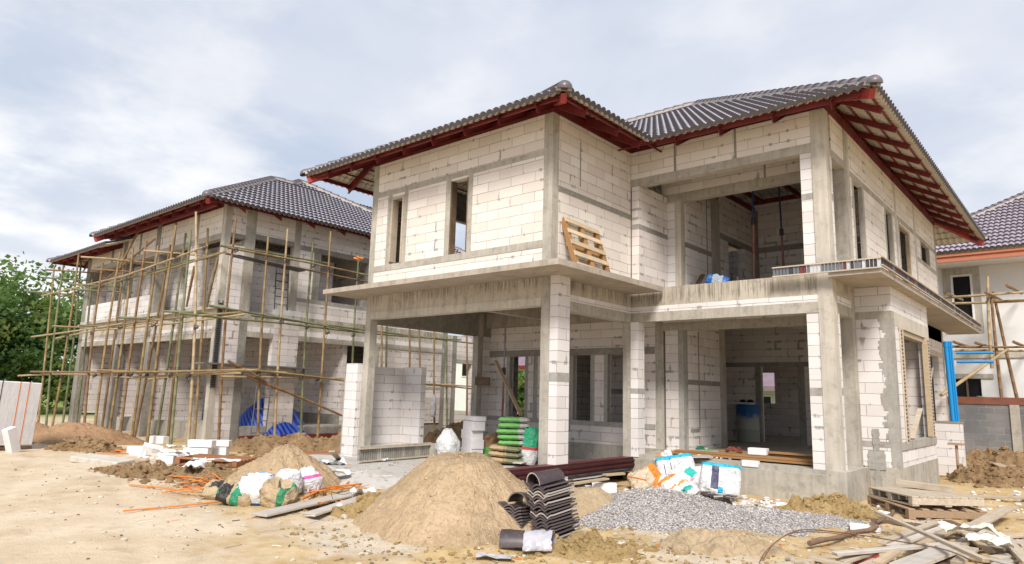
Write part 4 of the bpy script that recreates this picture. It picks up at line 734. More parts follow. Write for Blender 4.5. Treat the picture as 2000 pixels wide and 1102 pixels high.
N=NT('tile_body'); _c=N.mix(N.ramp(N.rnd(),.62,.66),(.13,.105,.105),(.50,.44,.39)); TILEE=N.fin(_c,.8,N.noise(N.obj(),40,3),.3,.004)
base=G(1080,1058); gt=None
for i in range(18):
    k=17-i; z=GZ+.03+k*.0325; loc=(base.x+.012*math.sin(k*1.7)-.0095*k,base.y+.08+.006*k*.6+.01*math.sin(k*2.3),z); rot=(R(6+.6*math.sin(k)),R(1.2*math.sin(k*1.3)),R(-5+1.6*math.sin(k*.9)))
    lab='dark brown roof tile, %s of the tall stack beside the large sand pile'%(ORD[i] if i<17 else 'lowest')
    gt=solid('roof_tile',tile_mesh(),(TILED,TILEE),lab,'roof tile','stacked roof tiles',loc,rot) if gt is None else copy(gt,lab,loc,rot)
g2=G(1004,1046)
for i in range(7):
    k=6-i; copy(gt,'dark brown roof tile, %s of the short stack leaning on the sand'%(ORD[i] if i<6 else 'lowest'),(g2.x-.005*k,g2.y+.1+.004*k,GZ+.09+k*.034),(R(-4),R(4),R(6+2*math.sin(k))))
def ridge_tile(m,L=.40,r0=.125,r1=.10,t=.014):
    K=12
    for s,(ra,rb) in enumerate(((r0,r1),(r0-t,r1-t))):
        vs=[]
        for y,rr in ((-L/2,ra),(-L/2+.05,ra),(0,(ra+rb)/2),(L/2,rb)):
            for k in range(K+1): a=PI*k/K; vs.append((math.cos(a)*rr,y,math.sin(a)*rr*1.05))
        m.add(vs,[(j*(K+1)+k,j*(K+1)+k+1,(j+1)*(K+1)+k+1,(j+1)*(K+1)+k) for j in range(3) for k in range(K)],0,True)
    for y,a,b in ((-L/2,r0,r0-t),(L/2,r1,r1-t)):
        vs=[(math.cos(PI*k/K)*rr,y,math.sin(PI*k/K)*rr*1.05) for rr in (a,b) for k in range(K+1)]; m.add(vs,[(k,k+1,K+2+k,K+1+k) for k in range(K)],1)
    return m
rt=solid('ridge_tile',ridge_tile(MB()),(TILED,TILEE),'half round ridge tile lying on top of the tall tile stack','ridge tile','ridge tiles',(base.x-.20,base.y+.12,GZ+.03+18*.0325+.02),(R(8),0,R(-12)))
copy(rt,'half round ridge tile lying on the short tile stack',(g2.x+.03,g2.y+.12,GZ+.36),(R(-4),R(3),R(18)))
wpt=G(1022,1078); copy(rt,'ridge tile wrapped in white plastic in front of the tile stacks',(wpt.x,wpt.y+.05,GZ+.05),(R(4),R(-6),R(-62)),(1.25,1.3,1.3))
def sheet(name,mat,label,loc,lx,ly,h,seed,rot=0,cat='plastic sheet',prof=None,group=None):
    m=MB(); n=22; vs=[]
    for i in range(n):
        for j in range(n):
            x=i/(n-1)-.5;y=j/(n-1)-.5; z=(prof(x,y) if prof else h*(.5+.5*fbm(x*3+seed,y*3,seed,1,2)))+.12*h*abs(fbm(x*9+seed,y*5,seed,1,3)); vs.append((x*lx+.08*lx*nz(y*3,seed),y*ly+.12*ly*nz(x*3,seed+2),max(.006,z)))
    m.add(vs,[(i*n+j,(i+1)*n+j,(i+1)*n+j+1,i*n+j+1) for i in range(n-1) for j in range(n-1)],0,True)
    return solid(name,m,mat,label,cat,group,loc,(0,0,rot))
m=MB(); na,ny=22,12; vs=[]
for j in range(ny+1):
    y=-.02+.30*j/ny
    for k in range(na+1):
        t=-.35+(PI+.7)*k/na; c_,s_2=math.cos(t),math.sin(t); q=.158+.018*fbm(k*.5,j*.5,3,1,3)+(.05*abs(nz(j*.6,k*.3,4)) if s_2<.15 else 0); vs.append((c_*q*1.05,y+.02*nz(k*.7,j*.4,8),max(s_2*q,-.03+.03*nz(k,j,2))))
m.add(vs,[(j*(na+1)+k,j*(na+1)+k+1,(j+1)*(na+1)+k+1,(j+1)*(na+1)+k) for j in range(ny) for k in range(na)],0,True)
solid('plastic_wrap',m,m_plain('cloudy_plastic_film',(.52,.50,.54),.22,.3,6,0,None,.5,.5),'crumpled cloudy plastic film torn open round the wrapped ridge tile','plastic sheet',None,(wpt.x+.02,wpt.y+.05,GZ+.05),(R(4),R(-6),R(-62)))
p=G(965,1092); sheet('plastic_wrap',m_plain('grey_plastic_film',(.5,.48,.5),.3,.3,6),'trailing tail of cloudy plastic film on the clay',(p.x,p.y,GZ+.01),.35,.14,.04,9,R(35))
# ---- bags
def pillow(L,W,H,seed=0,n=30,k=22):
    m=MB(); vs=[]
    for s in (1,-1):
        for i in range(n+1):
            for j in range(k+1):
                x=i/n*2-1;y=j/k*2-1; f=max(0,(1-abs(x)**7))*max(0,(1-abs(y)**6)); e=1-.06*(1-f)
                cr=(.75 if H>.17 else .28); z=s*(H/2)*f**.5*(1+cr*.45*fbm(x*2+seed,y*2,s+seed,1.2,3)-cr*.8*abs(fbm(x*3.2+seed,y*2.6,s*3+seed,1.1,3))); vs.append((x*L/2*(1-.05*y*y),y*W/2*(1-.05*x*x),z*(1 if s>0 else .8)))
    N_=(n+1)*(k+1); q=[(i*(k+1)+j,(i+1)*(k+1)+j,(i+1)*(k+1)+j+1,i*(k+1)+j+1) for i in range(n) for j in range(k)]
    m.add(vs,q+[tuple(reversed([a+N_ for a in f])) for f in q],0,True); return m
GREEN=m_print('green_cement_sack',(.17,.44,.12),[(.12,.40,-1,1,(.46,.44,.40)),(-.27,-.16,-.12,.3,(.01,.30,.42)),(-.10,.02,-.06,.0,(.55,.62,.35)),(-.10,.05,.04,.07,(.5,.6,.3))])
GREENB=m_print('green_cement_sack_reversed',(.17,.44,.12),[(.12,.40,-1,1,(.46,.44,.40)),(-.02,.09,-.12,.3,(.01,.30,.42)),(-.2,-.06,-.02,.03,(.55,.62,.35))])
BROWN=m_print('brown_paper_sack',(.44,.31,.17),[(.05,.4,-.30,.3,(.20,.19,.10)),(-.02,.05,-.3,.3,(.30,.24,.13))]); KRAFT=m_print('kraft_paper_sack',(.48,.36,.22),[(.1,.2,-.3,.3,(.04,.25,.12)),(-.1,.1,-.08,.1,(.07,.06,.05))])
GSACK=m_print('grey_cement_sack',(.23,.23,.18),[(-.1,.2,-.3,.3,(.13,.17,.10)),(-.25,-.15,-.1,.2,(.05,.16,.07))])
cb=G(1001,905,0.0); ang=R(18); pb=None
for i in range(8):
    k=7-i; mats=[GREEN,GREENB,GREENB,GREEN,GREEN,GSACK,GSACK,GSACK][i]
    m=pillow(.68,.44,.125,i)
    o=solid('cement_bag',m,mats,('green and grey' if i<5 else 'dark grey')+' cement bag, %s in the tall bag stack in the carport'%(ORD[i] if i<7 else 'lowest'),'cement bag','cement bags in the carport',(cb.x+.02*math.sin(i*2.1),cb.y+.02*math.cos(i*1.7),.06+k*.118),(0,0,R(38)+R(3)*math.sin(i*1.3)))
for i,(u,v,z,lab,mt,rz) in enumerate(((946,900,.06,'brown paper bag lying lowest left of the green bag stack',BROWN,30),(985,905,.06,'brown camouflage coloured bag at the bottom before the green stack',BROWN,36),(984,905,.18,'brown paper bag in the middle before the green stack',BROWN,40),(986,905,.30,'brown paper bag on top of the front pile',BROWN,34),(955,885,.30,'single green bag lying behind the brown bags',GREEN,30))):
    p=G(u,v,0); d=Vector((p.x,p.y)).normalized(); q=(p.x-(-.0),p.y) if i==4 else (p.x-d.x*-.0,p.y); solid('cement_bag',pillow(.66,.44,.13,20+i),mt,lab,'cement bag','cement bags in the carport',(q[0],q[1],z),(0,R(4 if i else 12),R(rz)))
def sack(h,rx,ry,seed,open_=True,n=30,lean=(0,0),top=.75,tw=1.0):
    """upright woven or paper sack with creases and a crumpled open mouth"""
    m=MB(); r=14; vs=[]
    for i in range(r+1):
        t=i/r; b=(1-(1-t)**5)*.25+.78 if t<.5 else 1.03-(1.03-top)*((t-.5)/.5)**1.5
        if i==0: b=.72
        for k in range(n):
            a=2*PI*k/n; c,s=math.cos(a),math.sin(a); sx=abs(c)**.75*math.copysign(1,c); sy=abs(s)**.75*math.copysign(1,s)
            w=1+.16*nz(c*2+seed,s*2,t*3)+.16*nz(c*4.5+seed,s*4.5,t*5)+.07*nz(c*9+seed,s*9,t*11)+(.16*nz(c*6,s*6,seed) if t>.8 else 0)-.10*abs(nz(c*3+seed,s*3,t*4+seed))
            vs.append((sx*rx*b*w+lean[0]*t,sy*ry*b*w+lean[1]*t,h*t*(1+(.16*nz(c*2.2+seed,s*2.2,9) if t>.85 else 0))))
    f=[(i*n+k,i*n+(k+1)%n,(i+1)*n+(k+1)%n,(i+1)*n+k) for i in range(r) for k in range(n)]
    m.add(vs,f,0,True); 
    if open_:
        ins=[(v[0]*.93,v[1]*.93,v[2]-.004) for v in vs[-n:]]+[(v[0]*.7,v[1]*.7,v[2]*.62) for v in vs[-n:]]+[(lean[0]*.7,lean[1]*.7,h*.55)]
        o=vs[-n:]+ins; m.add(o,[(k,(k+1)%n,n+(k+1)%n,n+k) for k in range(n)]+[(n+k,n+(k+1)%n,2*n+(k+1)%n,2*n+k) for k in range(n)]+[(2*n+k,2*n+(k+1)%n,3*n) for k in range(n)],0,True)
    else:
        c=(lean[0],lean[1],h*1.05); m.add(vs[-n:]+[c],[(k,(k+1)%n,n) for k in range(n)],0,True)
    return m
WB=lambda nm,a,lo,hi,axis=2: m_band(nm,a,axis)
WHITEB=(.74,.73,.75); CY=(.02,.45,.66); BL=(.02,.14,.50)
p=G(489,985); solid('sack',sack(.40,.27,.21,3),m_band('white_sack_blue_rim',[(.05,BL),(.40,WHITEB),(9,(.03,.25,.60))],2),'white woven sack with blue printed rim in front of the smaller sand pile','sack','opened sacks by the sand',(p.x,p.y+.1,GZ),(R(4),0,R(30)))
p=G(530,972); solid('sack',sack(.38,.20,.18,6),m_band('white_sack_blue_top',[(.40,WHITEB),(9,(.03,.22,.55))],2),'white sack with blue top standing behind the blue rimmed one','sack','opened sacks by the sand',(p.x,p.y+.25,GZ),(R(-3),R(6),0))
p=G(536,990); solid('sack',sack(.34,.26,.2,9),KRAFT,'torn brown paper sack gaping open beside the white sacks','sack','opened sacks by the sand',(p.x,p.y+.05,GZ),(R(10),R(12),R(20)))
p=G(592,965); solid('sack',sack(.40,.22,.2,12,top=.35),m_band('white_sack_pink',[(.22,WHITEB),(.27,(.70,.10,.38)),(9,WHITEB)],2),'slumped white plastic sack with pink print','sack','opened sacks by the sand',(p.x,p.y+.1,GZ),(R(5),R(-10),0))
p=G(430,975); solid('sack',pillow(.62,.42,.22,31),m_print('kraft_green_band',(.46,.35,.21),[(-.02,.08,-.3,.3,(.02,.26,.13)),(-.20,-.05,-.1,.1,(.05,.04,.04))]),'flat brown paper sack with green band lying at the left of the sacks','sack','opened sacks by the sand',(p.x,p.y+.05,GZ+.1),(R(14),R(6),R(38)))
p=G(457,985); solid('sack',pillow(.55,.36,.26,33),m_print('kraft_black_patch',(.44,.33,.20),[(-.02,.12,-.3,.3,(.02,.27,.14)),(-.26,-.06,-.2,.05,(.03,.03,.03))]),'brown paper sack with black patch and green stripe leaning on the white sack','sack','opened sacks by the sand',(p.x,p.y+.05,GZ+.13),(R(42),R(10),R(28)))
p=G(873,893,0); solid('sack',sack(.62,.27,.22,15,False,top=.30),m_band('white_woven_sack',[(.1,(.55,.56,.60)),(9,(.72,.72,.73))],2),'full white sack tied at the top behind the large sand pile','sack',None,(p.x,p.y,-.02))
p=G(1032,907,0); solid('sack',sack(.75,.17,.14,18,top=.9),m_band('tricolour_sack',[(.30,(.70,.68,.68)),(.36,(.62,.06,.06)),(9,(.02,.40,.20))],2),'upright white sack with green top and red stripe beside the bag stack','sack',None,(p.x,p.y,0),(0,R(4),R(20)))
for i in range(4):
    p=G(1052,903,0); solid('cement_bag',pillow(.5,.35,.14,50+i),m_plain('red_printed_sack_%d'%i,(.55,.10,.06),.5,.3,5,0,(.50,.36,.24)),'red printed bag, %s in the pile behind the front pillar'%(ORD[i] if i<3 else 'lowest'),'cement bag','red printed bags',(p.x+.1,p.y+.25,.07+(3-i)*.14),(0,0,R(30+4*i)))
p=G(958,895,0); solid('paper_bag',sack(.5,.22,.2,21,top=1.1),m_band('green_brown_torn_bag',[(.22,(.13,.45,.08)),(9,(.28,.16,.08))],2),'torn open bag with green side and ragged brown paper rim','paper bag',None,(p.x-.15,p.y+.1,0),(R(-4),R(-6),0))
# bags dumped against the plinth
def trash(u,v,z,m,mat,label,rot,dy=0,cat='sack'):
    p=G(u,v,GZ); return solid('sack',m,mat,label,cat,'discarded sacks at the plinth',(p.x,p.y+dy,z),tuple(R(a) for a in rot))
trash(1250,955,-.05,pillow(.6,.5,.26,61),m_print('beige_sack_orange_edge',(.62,.50,.36),[(.14,.4,-.4,.4,(.78,.24,.03))]),'beige sack with orange edge at the left of the discarded bags',(35,-25,40),.2)
trash(1292,958,.13,pillow(.72,.55,.28,63),m_print('white_sack_cyan_top',(.74,.73,.74),[(-1,1,.17,.4,CY),(-.2,-.18,-.25,.1,(.15,.15,.25)),(-.08,-.06,-.25,.1,(.15,.15,.25)),(.10,.2,-.2,.05,(.03,.42,.30))]),'large white sack with cyan top band and dark vertical lines',(62,-12,28),.55)
trash(1295,972,-.02,pillow(.5,.4,.2,65),m_print('white_sack_orange_mouth',(.72,.70,.69),[(-.3,-.16,-.4,.4,(.80,.26,.03)),(.1,.3,-.05,.04,(.80,.26,.03))]),'white sack with torn orange mouth facing the gravel',(30,10,20),.2)
trash(1335,965,.04,pillow(.75,.45,.26,67),m_print('white_sack_teal_logo',(.75,.74,.75),[(-.12,.06,-.05,.12,(.03,.48,.40)),(.06,.12,-.1,0,(.75,.30,.36))]),'white sack with teal printed patch lying in the middle of the heap',(40,24,-8),.3)
trash(1335,935,.24,pillow(.6,.4,.22,69),m_print('green_white_sack',(.60,.60,.58),[(-.18,-.02,-.3,.3,(.03,.16,.10)),(.05,.2,-.08,.3,(.08,.38,.05)),(-.02,.05,-.3,.1,(.02,.30,.16))]),'green and white patterned sack on top against the plinth',(28,16,-15),.9)
o=trash(1400,975,.10,pillow(.66,.56,.26,71),m_print('white_sack_brick_print',(.75,.74,.75),[(-.14,-.02,-.2,.26,(.10,.10,.17)),(-1,1,.19,.4,CY),(-.02,.06,-.4,-.16,CY)]),'white sack with dark brick pattern strip and cyan corner',(66,4,20),.15)
p=G(1388,948); bx_=MB(); bx_.box(-.19,.19,-.16,.16,0,.34); cbx=solid('cardboard_box',bx_,m_plain('corrugated_cardboard',(.46,.31,.18),.85,.25,5),'tan cardboard box with red U mark behind the brick patterned sack','box',None,(p.x,p.y+.35,GZ+.15),(R(-6),R(4),R(22)),.004)
m=MB()
for b in ((-.12,-.08,-.168,-.162,.09,.29),(.0,.04,-.168,-.162,.09,.29),(-.12,.04,-.1685,-.1625,.05,.10)): m.box(*b)
o=bpy.data.objects.new('printed_mark',m.mesh('printed_mark',m_plain('red_print',(.55,.03,.03),.6,.1))); COL.objects.link(o); o.parent=cbx
m=MB(); m.tube([(-.3,0,0),(.3,0,0)],.065,16); p=G(1350,955); solid('cardboard_tube',m,m_plain('brown_cardboard',(.40,.28,.19),.8,.2,5),'brown cardboard tube lying between the discarded sacks','tube',None,(p.x,p.y+.45,.10),(0,R(-6),R(18)))
trash(1322,978,.0,pillow(.62,.42,.2,81),m_print('white_orange_torn_sack',(.74,.71,.69),[(-.31,-.2,-.4,.4,(.80,.25,.03)),(.0,.05,-.3,.3,(.80,.30,.06)),(.15,.25,-.1,.12,(.03,.42,.36))]),'torn white sack with orange strips spilling onto the gravel',(24,18,-20),.05)
trash(1372,962,.10,pillow(.5,.36,.2,83),m_print('pink_white_sack',(.72,.64,.64),[(-.1,.0,-.2,.2,(.55,.20,.25))]),'pinkish white sack squeezed under the cardboard tube',(40,-10,30),.25)
trash(1268,945,.20,pillow(.5,.34,.18,85),m_print('white_orange_band_sack',(.74,.72,.70),[(-.05,.06,-.3,.3,(.82,.30,.05))]),'white sack with one orange band behind the beige one',(50,-30,10),.5)
m=MB()
for i in range(26):
    a=rng.uniform(-.45,.45); b=rng.uniform(-.2,.25); z=rng.uniform(.02,.16); c=Vector((a,b,z)); d=Vector((rng.uniform(-1,1),rng.uniform(-1,1),rng.uniform(-.4,.5))).normalized()*rng.uniform(.06,.14); m.bar(c-d,c+d,rng.uniform(.06,.13),.014,i%2)
p=G(1370,985); o=stuff('broken_tiles',m,(TILEE,TILED),'broken roof tile shards below the discarded sacks','rubble'); o.location=(p.x,p.y+.15,GZ)
# ---- blocks
def block(L=.6,W=.2,H=.2): return B(-L/2,L/2,-W/2,W/2,-H/2,H/2)
WHB=m_plain('white_aerated_block',(.82,.79,.79),.92,.12,7)
bk=solid('aerated_block',block(),WHB,'x','block','loose white blocks',(0,0,-9),bev=.006)
blocks=[]
cbk=G(912,893,0)
stk=[(0,0,0,'lowest block of the stack left of the green bags'),(.02,.0,.2,'second lowest block of the stack left of the green bags'),(-.03,.02,.4,'third block up of the stack left of the green bags'),(.04,.0,.6,'fourth block up of the stack left of the green bags'),(.06,.02,.74,'thin topmost block of the stack left of the green bags')]
for i,(dx,dy,z,l) in enumerate(stk): blocks.append((cbk.x+dx+.05,cbk.y+dy+.1,z+.1 if i<4 else z+.12,0,0,-24,l,(1,1.5,1) if i<4 else (.95,1.4,.5)))
def gb(u,v,z,rz,l,sc=(1,1,1),rx=0,ry=0): p=G(u,v); blocks.append((p.x,p.y,GZ+z,rx,ry,rz,l,sc))
gb(385,892,.10,35,'left lower block of the small white stack on the reddish pallet'); gb(420,890,.10,38,'right lower block of the small white stack on the reddish pallet'); gb(392,892,.30,33,'flat white block on top at the left of the small stack',(1,1,.8)); gb(426,890,.29,40,'flat white block on top at the right of the small stack',(.9,1,.7))
gb(272,889,.09,20,'white block at the left end of the scattered row before the scaffold'); gb(296,890,.13,70,'tilted white block in the middle of the scattered row',(.7,1,1),20,14); gb(318,890,.07,30,'broken white block at the right end of the scattered row',(.7,1,.7)); gb(344,897,.06,15,'small white block piece left of the reddish pallet',(.5,1,.6)); gb(326,905,.07,50,'rounded white block lump on the soil strip',(.5,1.2,.8))
gb(226,862,.12,20,'white block resting beside the third bamboo pole',(.8,1,1)); gb(310,866,.1,18,'pale block lying inside the left house entrance',(.9,1,1))
gb(1325,958,.10,20,'chipped white block between sacks and gravel',(.7,1.2,.8),12,8); gb(1180,962,.08,35,'grey white block in the dirt behind the tile stack',(.7,1,.8)); gb(1150,965,.07,-50,'white offcut lying beside the yellow scrap',(.6,.5,.5))
gb(1690,1035,.03,15,'flat white slab piece between the branch and the pallets',(.6,1.4,.25))
for (x,y,z,rx,ry,rz,l,sc) in blocks: copy(bk,l,(x,y,z),(R(rx),R(ry),R(rz)),sc)
bpy.data.objects.remove(bk)
# pallet of wrapped blocks at the left edge
wp=T('wrapped_block_pallet','shrink wrapped pallet of white blocks with orange straps at the left edge','block pallet',(-19.2,4.3,GZ))
a=G(62,877);c=G(-60,885); dx=(Vector((a.x,a.y,0))-Vector((c.x,c.y,0))).normalized(); ctr=Vector((a.x,a.y,0))-dx*.85; rz=math.atan2(dx.y,dx.x)
def wpart(nm,mb,mt):
    o=part(nm,mb,mt,wp); o.location=(ctr.x-wp.location.x,ctr.y-wp.location.y,0); o.rotation_euler=(0,R(2.0),rz); return o
N=NT('shrink_wrapped_blocks'); pp=N.obj(); sp_=N.n('ShaderNodeSeparateXYZ',{0:pp}); ln=N.math('LESS_THAN',N.math('ABSOLUTE',N.math('SUBTRACT',N.math('FRACT',N.math('MULTIPLY',sp_.outputs[2],5.0)),.5)),.03)
cr=N.noise(N.scale(pp,(1,1,.6)),5,7,.7); WRAP=N.fin(N.mix(N.math('MULTIPLY',ln,.10),N.mix(N.ramp(cr,.4,.7),(.90,.88,.88),(.80,.78,.79)),(.55,.53,.53)),.3,cr,.6,.03,.5)
m=MB()
vs=[];
for k,(x0,y0) in enumerate(((-.85,-.0),(.85,-.0),(.85,1.1),(-.85,1.1))): pass
m.box(-.85,.85,0,1.1,.12,1.62); wpart('wrapped_blocks',m,WRAP).modifiers.new('b','BEVEL').width=.02
m=MB()
for y in (.0,.5,1.0): m.box(-.85,.85,y,y+.1,.0,.10)
wpart('pallet',m,WOODD)
for x in (-.55,-.12,.30,.52):
    m=MB(); m.box(x,x+.018,-.006,.0,.12,1.62); m.box(x,x+.018,-.006,1.1,1.622,1.627); wpart('strap',m,DARK if x==-.12 else ORANGE)
bb=block(.6,.18,.22); p=G(24,884); solid('aerated_block',bb,WHB,'single white block leaning on the wrapped pallet','block','loose white blocks',(p.x,p.y-.05,GZ+.27),(R(0),R(70),rz+.1),.006)
# ---- pallets
def pallet(label,loc,rot,mat,L=1.2,Wd=1.0,nb=7,gap=True,cat='pallet',group='wooden pallets',mat2=None):
    t=T('wooden_pallet',label,cat,loc,group); t.rotation_euler=rot
    def pp_(nm,b,bev=.004):
        o=bpy.data.objects.new(nm,B(*b).mesh(nm,mat if nm=='deck_board' or not mat2 else mat2)); COL.objects.link(o); o.parent=t; bevel(o,bev,1)
    for i in range(nb):
        w=.098 if gap else Wd/nb-.008; y=-Wd/2+(Wd-w)*i/(nb-1); pp_('deck_board',(-L/2,L/2,y,y+w,.118,.14))
    for x in (-L/2,-.05,L/2-.1): pp_('stringer',(x,x+.1,-Wd/2,Wd/2,.022,.117))
    for y in (-Wd/2,-.05,Wd/2-.1): pp_('bottom_board',(-L/2,L/2,y,y+.1,0,.021))
    return t
def orient(o_,x,z):
    x=Vector(x).normalized(); z=Vector(z); z=(z-x*z.dot(x)).normalized(); y=z.cross(x); o_.rotation_mode='XYZ'; o_.rotation_euler=Matrix((x,y,z)).transposed().to_euler()
pl_=pallet('pale slatted pallet leaning on the upper wall above the canopy',(-7.16,10.55,4.16),(0,0,0),m_wood('fresh_pallet_wood',(.74,.60,.42),(.60,.45,.28)),1.15,1.05,5,mat2=m_wood('tan_stringer_wood',(.46,.26,.11),(.33,.17,.07)))
orient(pl_,(0.0,1.0,-.03),(1.0,0,.36)); pl_.location=(-7.30,10.52,4.16)
c=G(1805,1003); a=G(1700,985); b=G(1843,1032); dv=(b-a); th=math.atan2(dv.y,dv.x)
pallet('lower pallet of reddish wood at the bottom of the right hand pair',(c.x,c.y,GZ+.02),(0,R(1),th),m_wood('reddish_pallet_wood',(.52,.36,.22),(.38,.25,.16)),1.25,1.1,6); pallet('upper pallet of clean pale wood on the right hand pair',(c.x+.0,c.y+.03,GZ+.17),(0,R(-1),th+.05),WOODP,1.2,1.05,9,False)
o=solid('timber_offcut',block(.8,.13,.09),WOODP,'pale timber offcut lying on top of the pallet pair','plank',None,(c.x-.05,c.y+.45,GZ+.36),(0,R(2),th+.75),.004)
REDW=m_wood('reddish_old_wood',(.42,.19,.09),(.30,.12,.06))
p=G(405,908); pallet('reddish old pallet under the small white block stack',(p.x,p.y+.2,GZ),(0,R(2),R(38)),REDW,1.3,1.0,6); p=G(618,898); pallet('reddish old pallet behind the smaller sand pile',(p.x,p.y,GZ+.02),(0,R(-2),R(30)),REDW,1.3,1.0,6)
# ---- planks, logs, boards on the ground (pixel ends measured in the photograph, laid on the ground)
WM={'p':WOODP,'g':WOODG,'o':WOODO,'d':WOODD,'w':WOOD}
def plank(a,b,w,h,mat,label,z=.03,zb=None,nm='timber_plank',cat='plank',grp='loose timber',base=GZ,dip=0):
    P=G(a[0],a[1],base+z);Q=G(b[0],b[1],base+(z if zb is None else zb)); d=Q-P; L=d.length; m=MB(); m.box(-L/2,L/2,-w/2,w/2,-h/2,h/2)
    for v in range(len(m.v)): x,y,zz=m.v[v]; m.v[v]=(x+rng.uniform(-.012,.012),y+rng.uniform(-.004,.004),zz)
    o=solid(nm,m,WM.get(mat,mat),label,cat,grp,(P+Q)/2); d.normalize(); o.rotation_euler=(0,-math.asin(d.z),math.atan2(d.y,d.x)); bevel(o,.004,1); return o
plank((505,1006),(716,958),.26,.03,'g','long wide board lying in front of the torn sacks',.04,.10); plank((602,1006),(716,970),.20,.03,'g','shorter board beside the long wide one, wire on it',.05,.11)
plank((648,882),(668,903),.12,.03,'p','pale board leaning at the foot of the stub wall',.45,.02)
T_=[((1712,1000),(1925,1095),.06,'p','long thin pole crossing over the timber pile from the pallets',.20,.32),((1722,1060),(1830,1020),.10,'p','pale plank nearest the pallets in the timber pile',.08,.10),((1740,1068),(1856,1026),.10,'g','wide board second from the pallets in the timber pile',.07,.10),((1775,1075),(1870,1030),.09,'w','tan board third from the pallets in the timber pile',.08,.12),((1880,1040),(1970,992),.17,'p','pale beam on the right slanting up to the gravel',.10,.16),((1630,1082),(1860,1062),.09,'g','grey board lying level across the front of the timber pile',.12,.14),((1640,1098),(1700,1078),.12,'p','short pale board at the left front of the timber pile',.04,.10),((1585,1090),(1680,1110),.08,'p','whitish beam cut off by the lower edge, left of the red brick',.05,.05),((1715,1100),(1750,1078),.10,'w','short block of timber beside the red painted ends',.08,.12),((1760,1108),(1870,1066),.22,'g','widest board on the timber pile at the lower edge',.16,.18),((1820,1110),(1880,1080),.12,'d','dark edged board beneath the widest one',.10,.12),((1868,1100),(1900,1072),.10,'p','short pale plank between the widest board and the white sheet',.20,.2),((1885,1042),(1935,1078),.09,'w','tan stick lying by the log in the timber pile',.12,.10),((1900,1030),(2005,1068),.10,'p','pale batten at the far right running out of the frame',.08,.10),((1960,1050),(2010,1100),.12,'p','slanting pale board at the far right lower corner',.16,.10),((1890,1060),(2010,1090),.08,'g','grey batten under the slanting right hand board',.04,.06),((1850,1018),(1880,1032),.12,'d','dark short plank tucked behind the pale planks',.05,.05),((1700,1015),(1870,1036),.05,'d','dark thin stick lying in front of the pallets',.04,.04),((1862,968),(2010,972),.09,'p','long pale round timber behind the pallets',.06,.06),((1925,918),(2010,905),.12,'w','tan plank on the dark soil before the boundary wall',.10,.14),((1945,905),(1965,915),.2,'w','square wood offcut on the dark soil',.14,.14),((1520,1105),(1620,1090),.07,'p','pale pole at the lower edge left of the timber pile',.03,.03),((1900,1085),(2010,1115),.10,'g','grey board beneath the white sheet at the corner',.05,.08)]
for a,b,w,mt,l,z,zb in T_: plank(a,b,w,.035 if w>.055 else .05,mt,l,z,zb)
# more scrap boards lying criss-cross in the same heap
ZW=['near the white sheet','under the long thin pole','beside the grey level board','behind the red painted ends','by the pale beam','against the log']
for i in range(18):
    u=rng.uniform(1700,1985); v=rng.uniform(1040,1100); a=rng.uniform(-.5,.8); L=rng.uniform(40,90)
    plank((u-L*math.cos(a)/2,v+L*math.sin(a)*.25),(u+L*math.cos(a)/2,v-L*math.sin(a)*.25),rng.uniform(.05,.11),.03,rng.choice('ppgwg'),'weathered scrap board in the timber heap '+ZW[i%6],rng.uniform(.02,.08),rng.uniform(.02,.10),nm='scrap_board',grp='scrap boards '+ZW[i%6])
for k,(a,b,r,l) in enumerate((((1580,1062),(1712,1030),.05,'bent brown branch lying left of the timber pile'),((1700,1028),(1745,1000),.04,'brown branch stub behind the bent branch'),((1885,1040),(1915,1066),.055,'short cut log in the timber pile'),((1536,1092),(1600,1110),.05,'pale log end at the lower edge'))):
    P=G(*a,GZ+.05);Q=G(*b,GZ+.06); m=MB(); n=7; pts=[P.lerp(Q,i/n)-(P+Q)/2+Vector((0,0,.012*math.sin(i*1.9)))+Vector((.012*math.sin(i*2.3),.012*math.cos(i),0)) for i in range(n+1)]; m.tube(pts,[r*.6*(1+.15*math.sin(i*2.1)) for i in range(n+1)],9); solid('branch',m,m_plain('bark_%d'%k,(.24,.15,.10) if k!=3 else (.55,.45,.33),.9,.4,12),l,'branch','branches and logs',(P+Q)/2)
for k,(u,v,z) in enumerate(((1690,1082,.08),(1688,1094,.03))):
    P=G(u,v,GZ+z); solid('timber_offcut',block(.24,.09,.07),m_plain('red_painted_wood',(.36,.09,.08),.7,.25,6),('upper','lower')[k]+' red painted timber offcut in front of the grey board','plank','red painted offcuts',P,(0,0,R(30+8*k)),.004)
p=G(1900,1078); sheet('plastic_sheet',m_plain('cream_sheet',(.74,.68,.56),.6,.15,4),'cream white crumpled sheet on the timber pile at the corner',(p.x,p.y,GZ+.18),.55,.32,.14,41,R(30)); p=G(1935,1098); sheet('plastic_sheet',m_plain('cream_cloth',(.76,.70,.60),.6,.15,4),'second cream sheet bunched at the very corner',(p.x,p.y,GZ+.15),.4,.3,.14,43,R(10))
def tubes(name,ptl,r,mat,label,cat,grp=None,n=6):
    c=Vector(ptl[0][0]); m=MB()
    for pts in ptl: m.tube([Vector(p)-c for p in pts],r,n)
    return solid(name,m,mat,label,cat,grp,c)
def arc(uvz):
    P=[G(u,v,GZ+z) for u,v,z in uvz]; o=[]
    for i in range(len(P)-1):
        p0,p1,p2,p3=P[max(i-1,0)],P[i],P[i+1],P[min(i+2,len(P)-1)]
        for k in range(6):
            t=k/6; o.append(.5*((2*p1)+(p2-p0)*t+(2*p0-5*p1+4*p2-p3)*t*t+(3*p1-p0-3*p2+p3)*t**3))
    return o+[P[-1]]
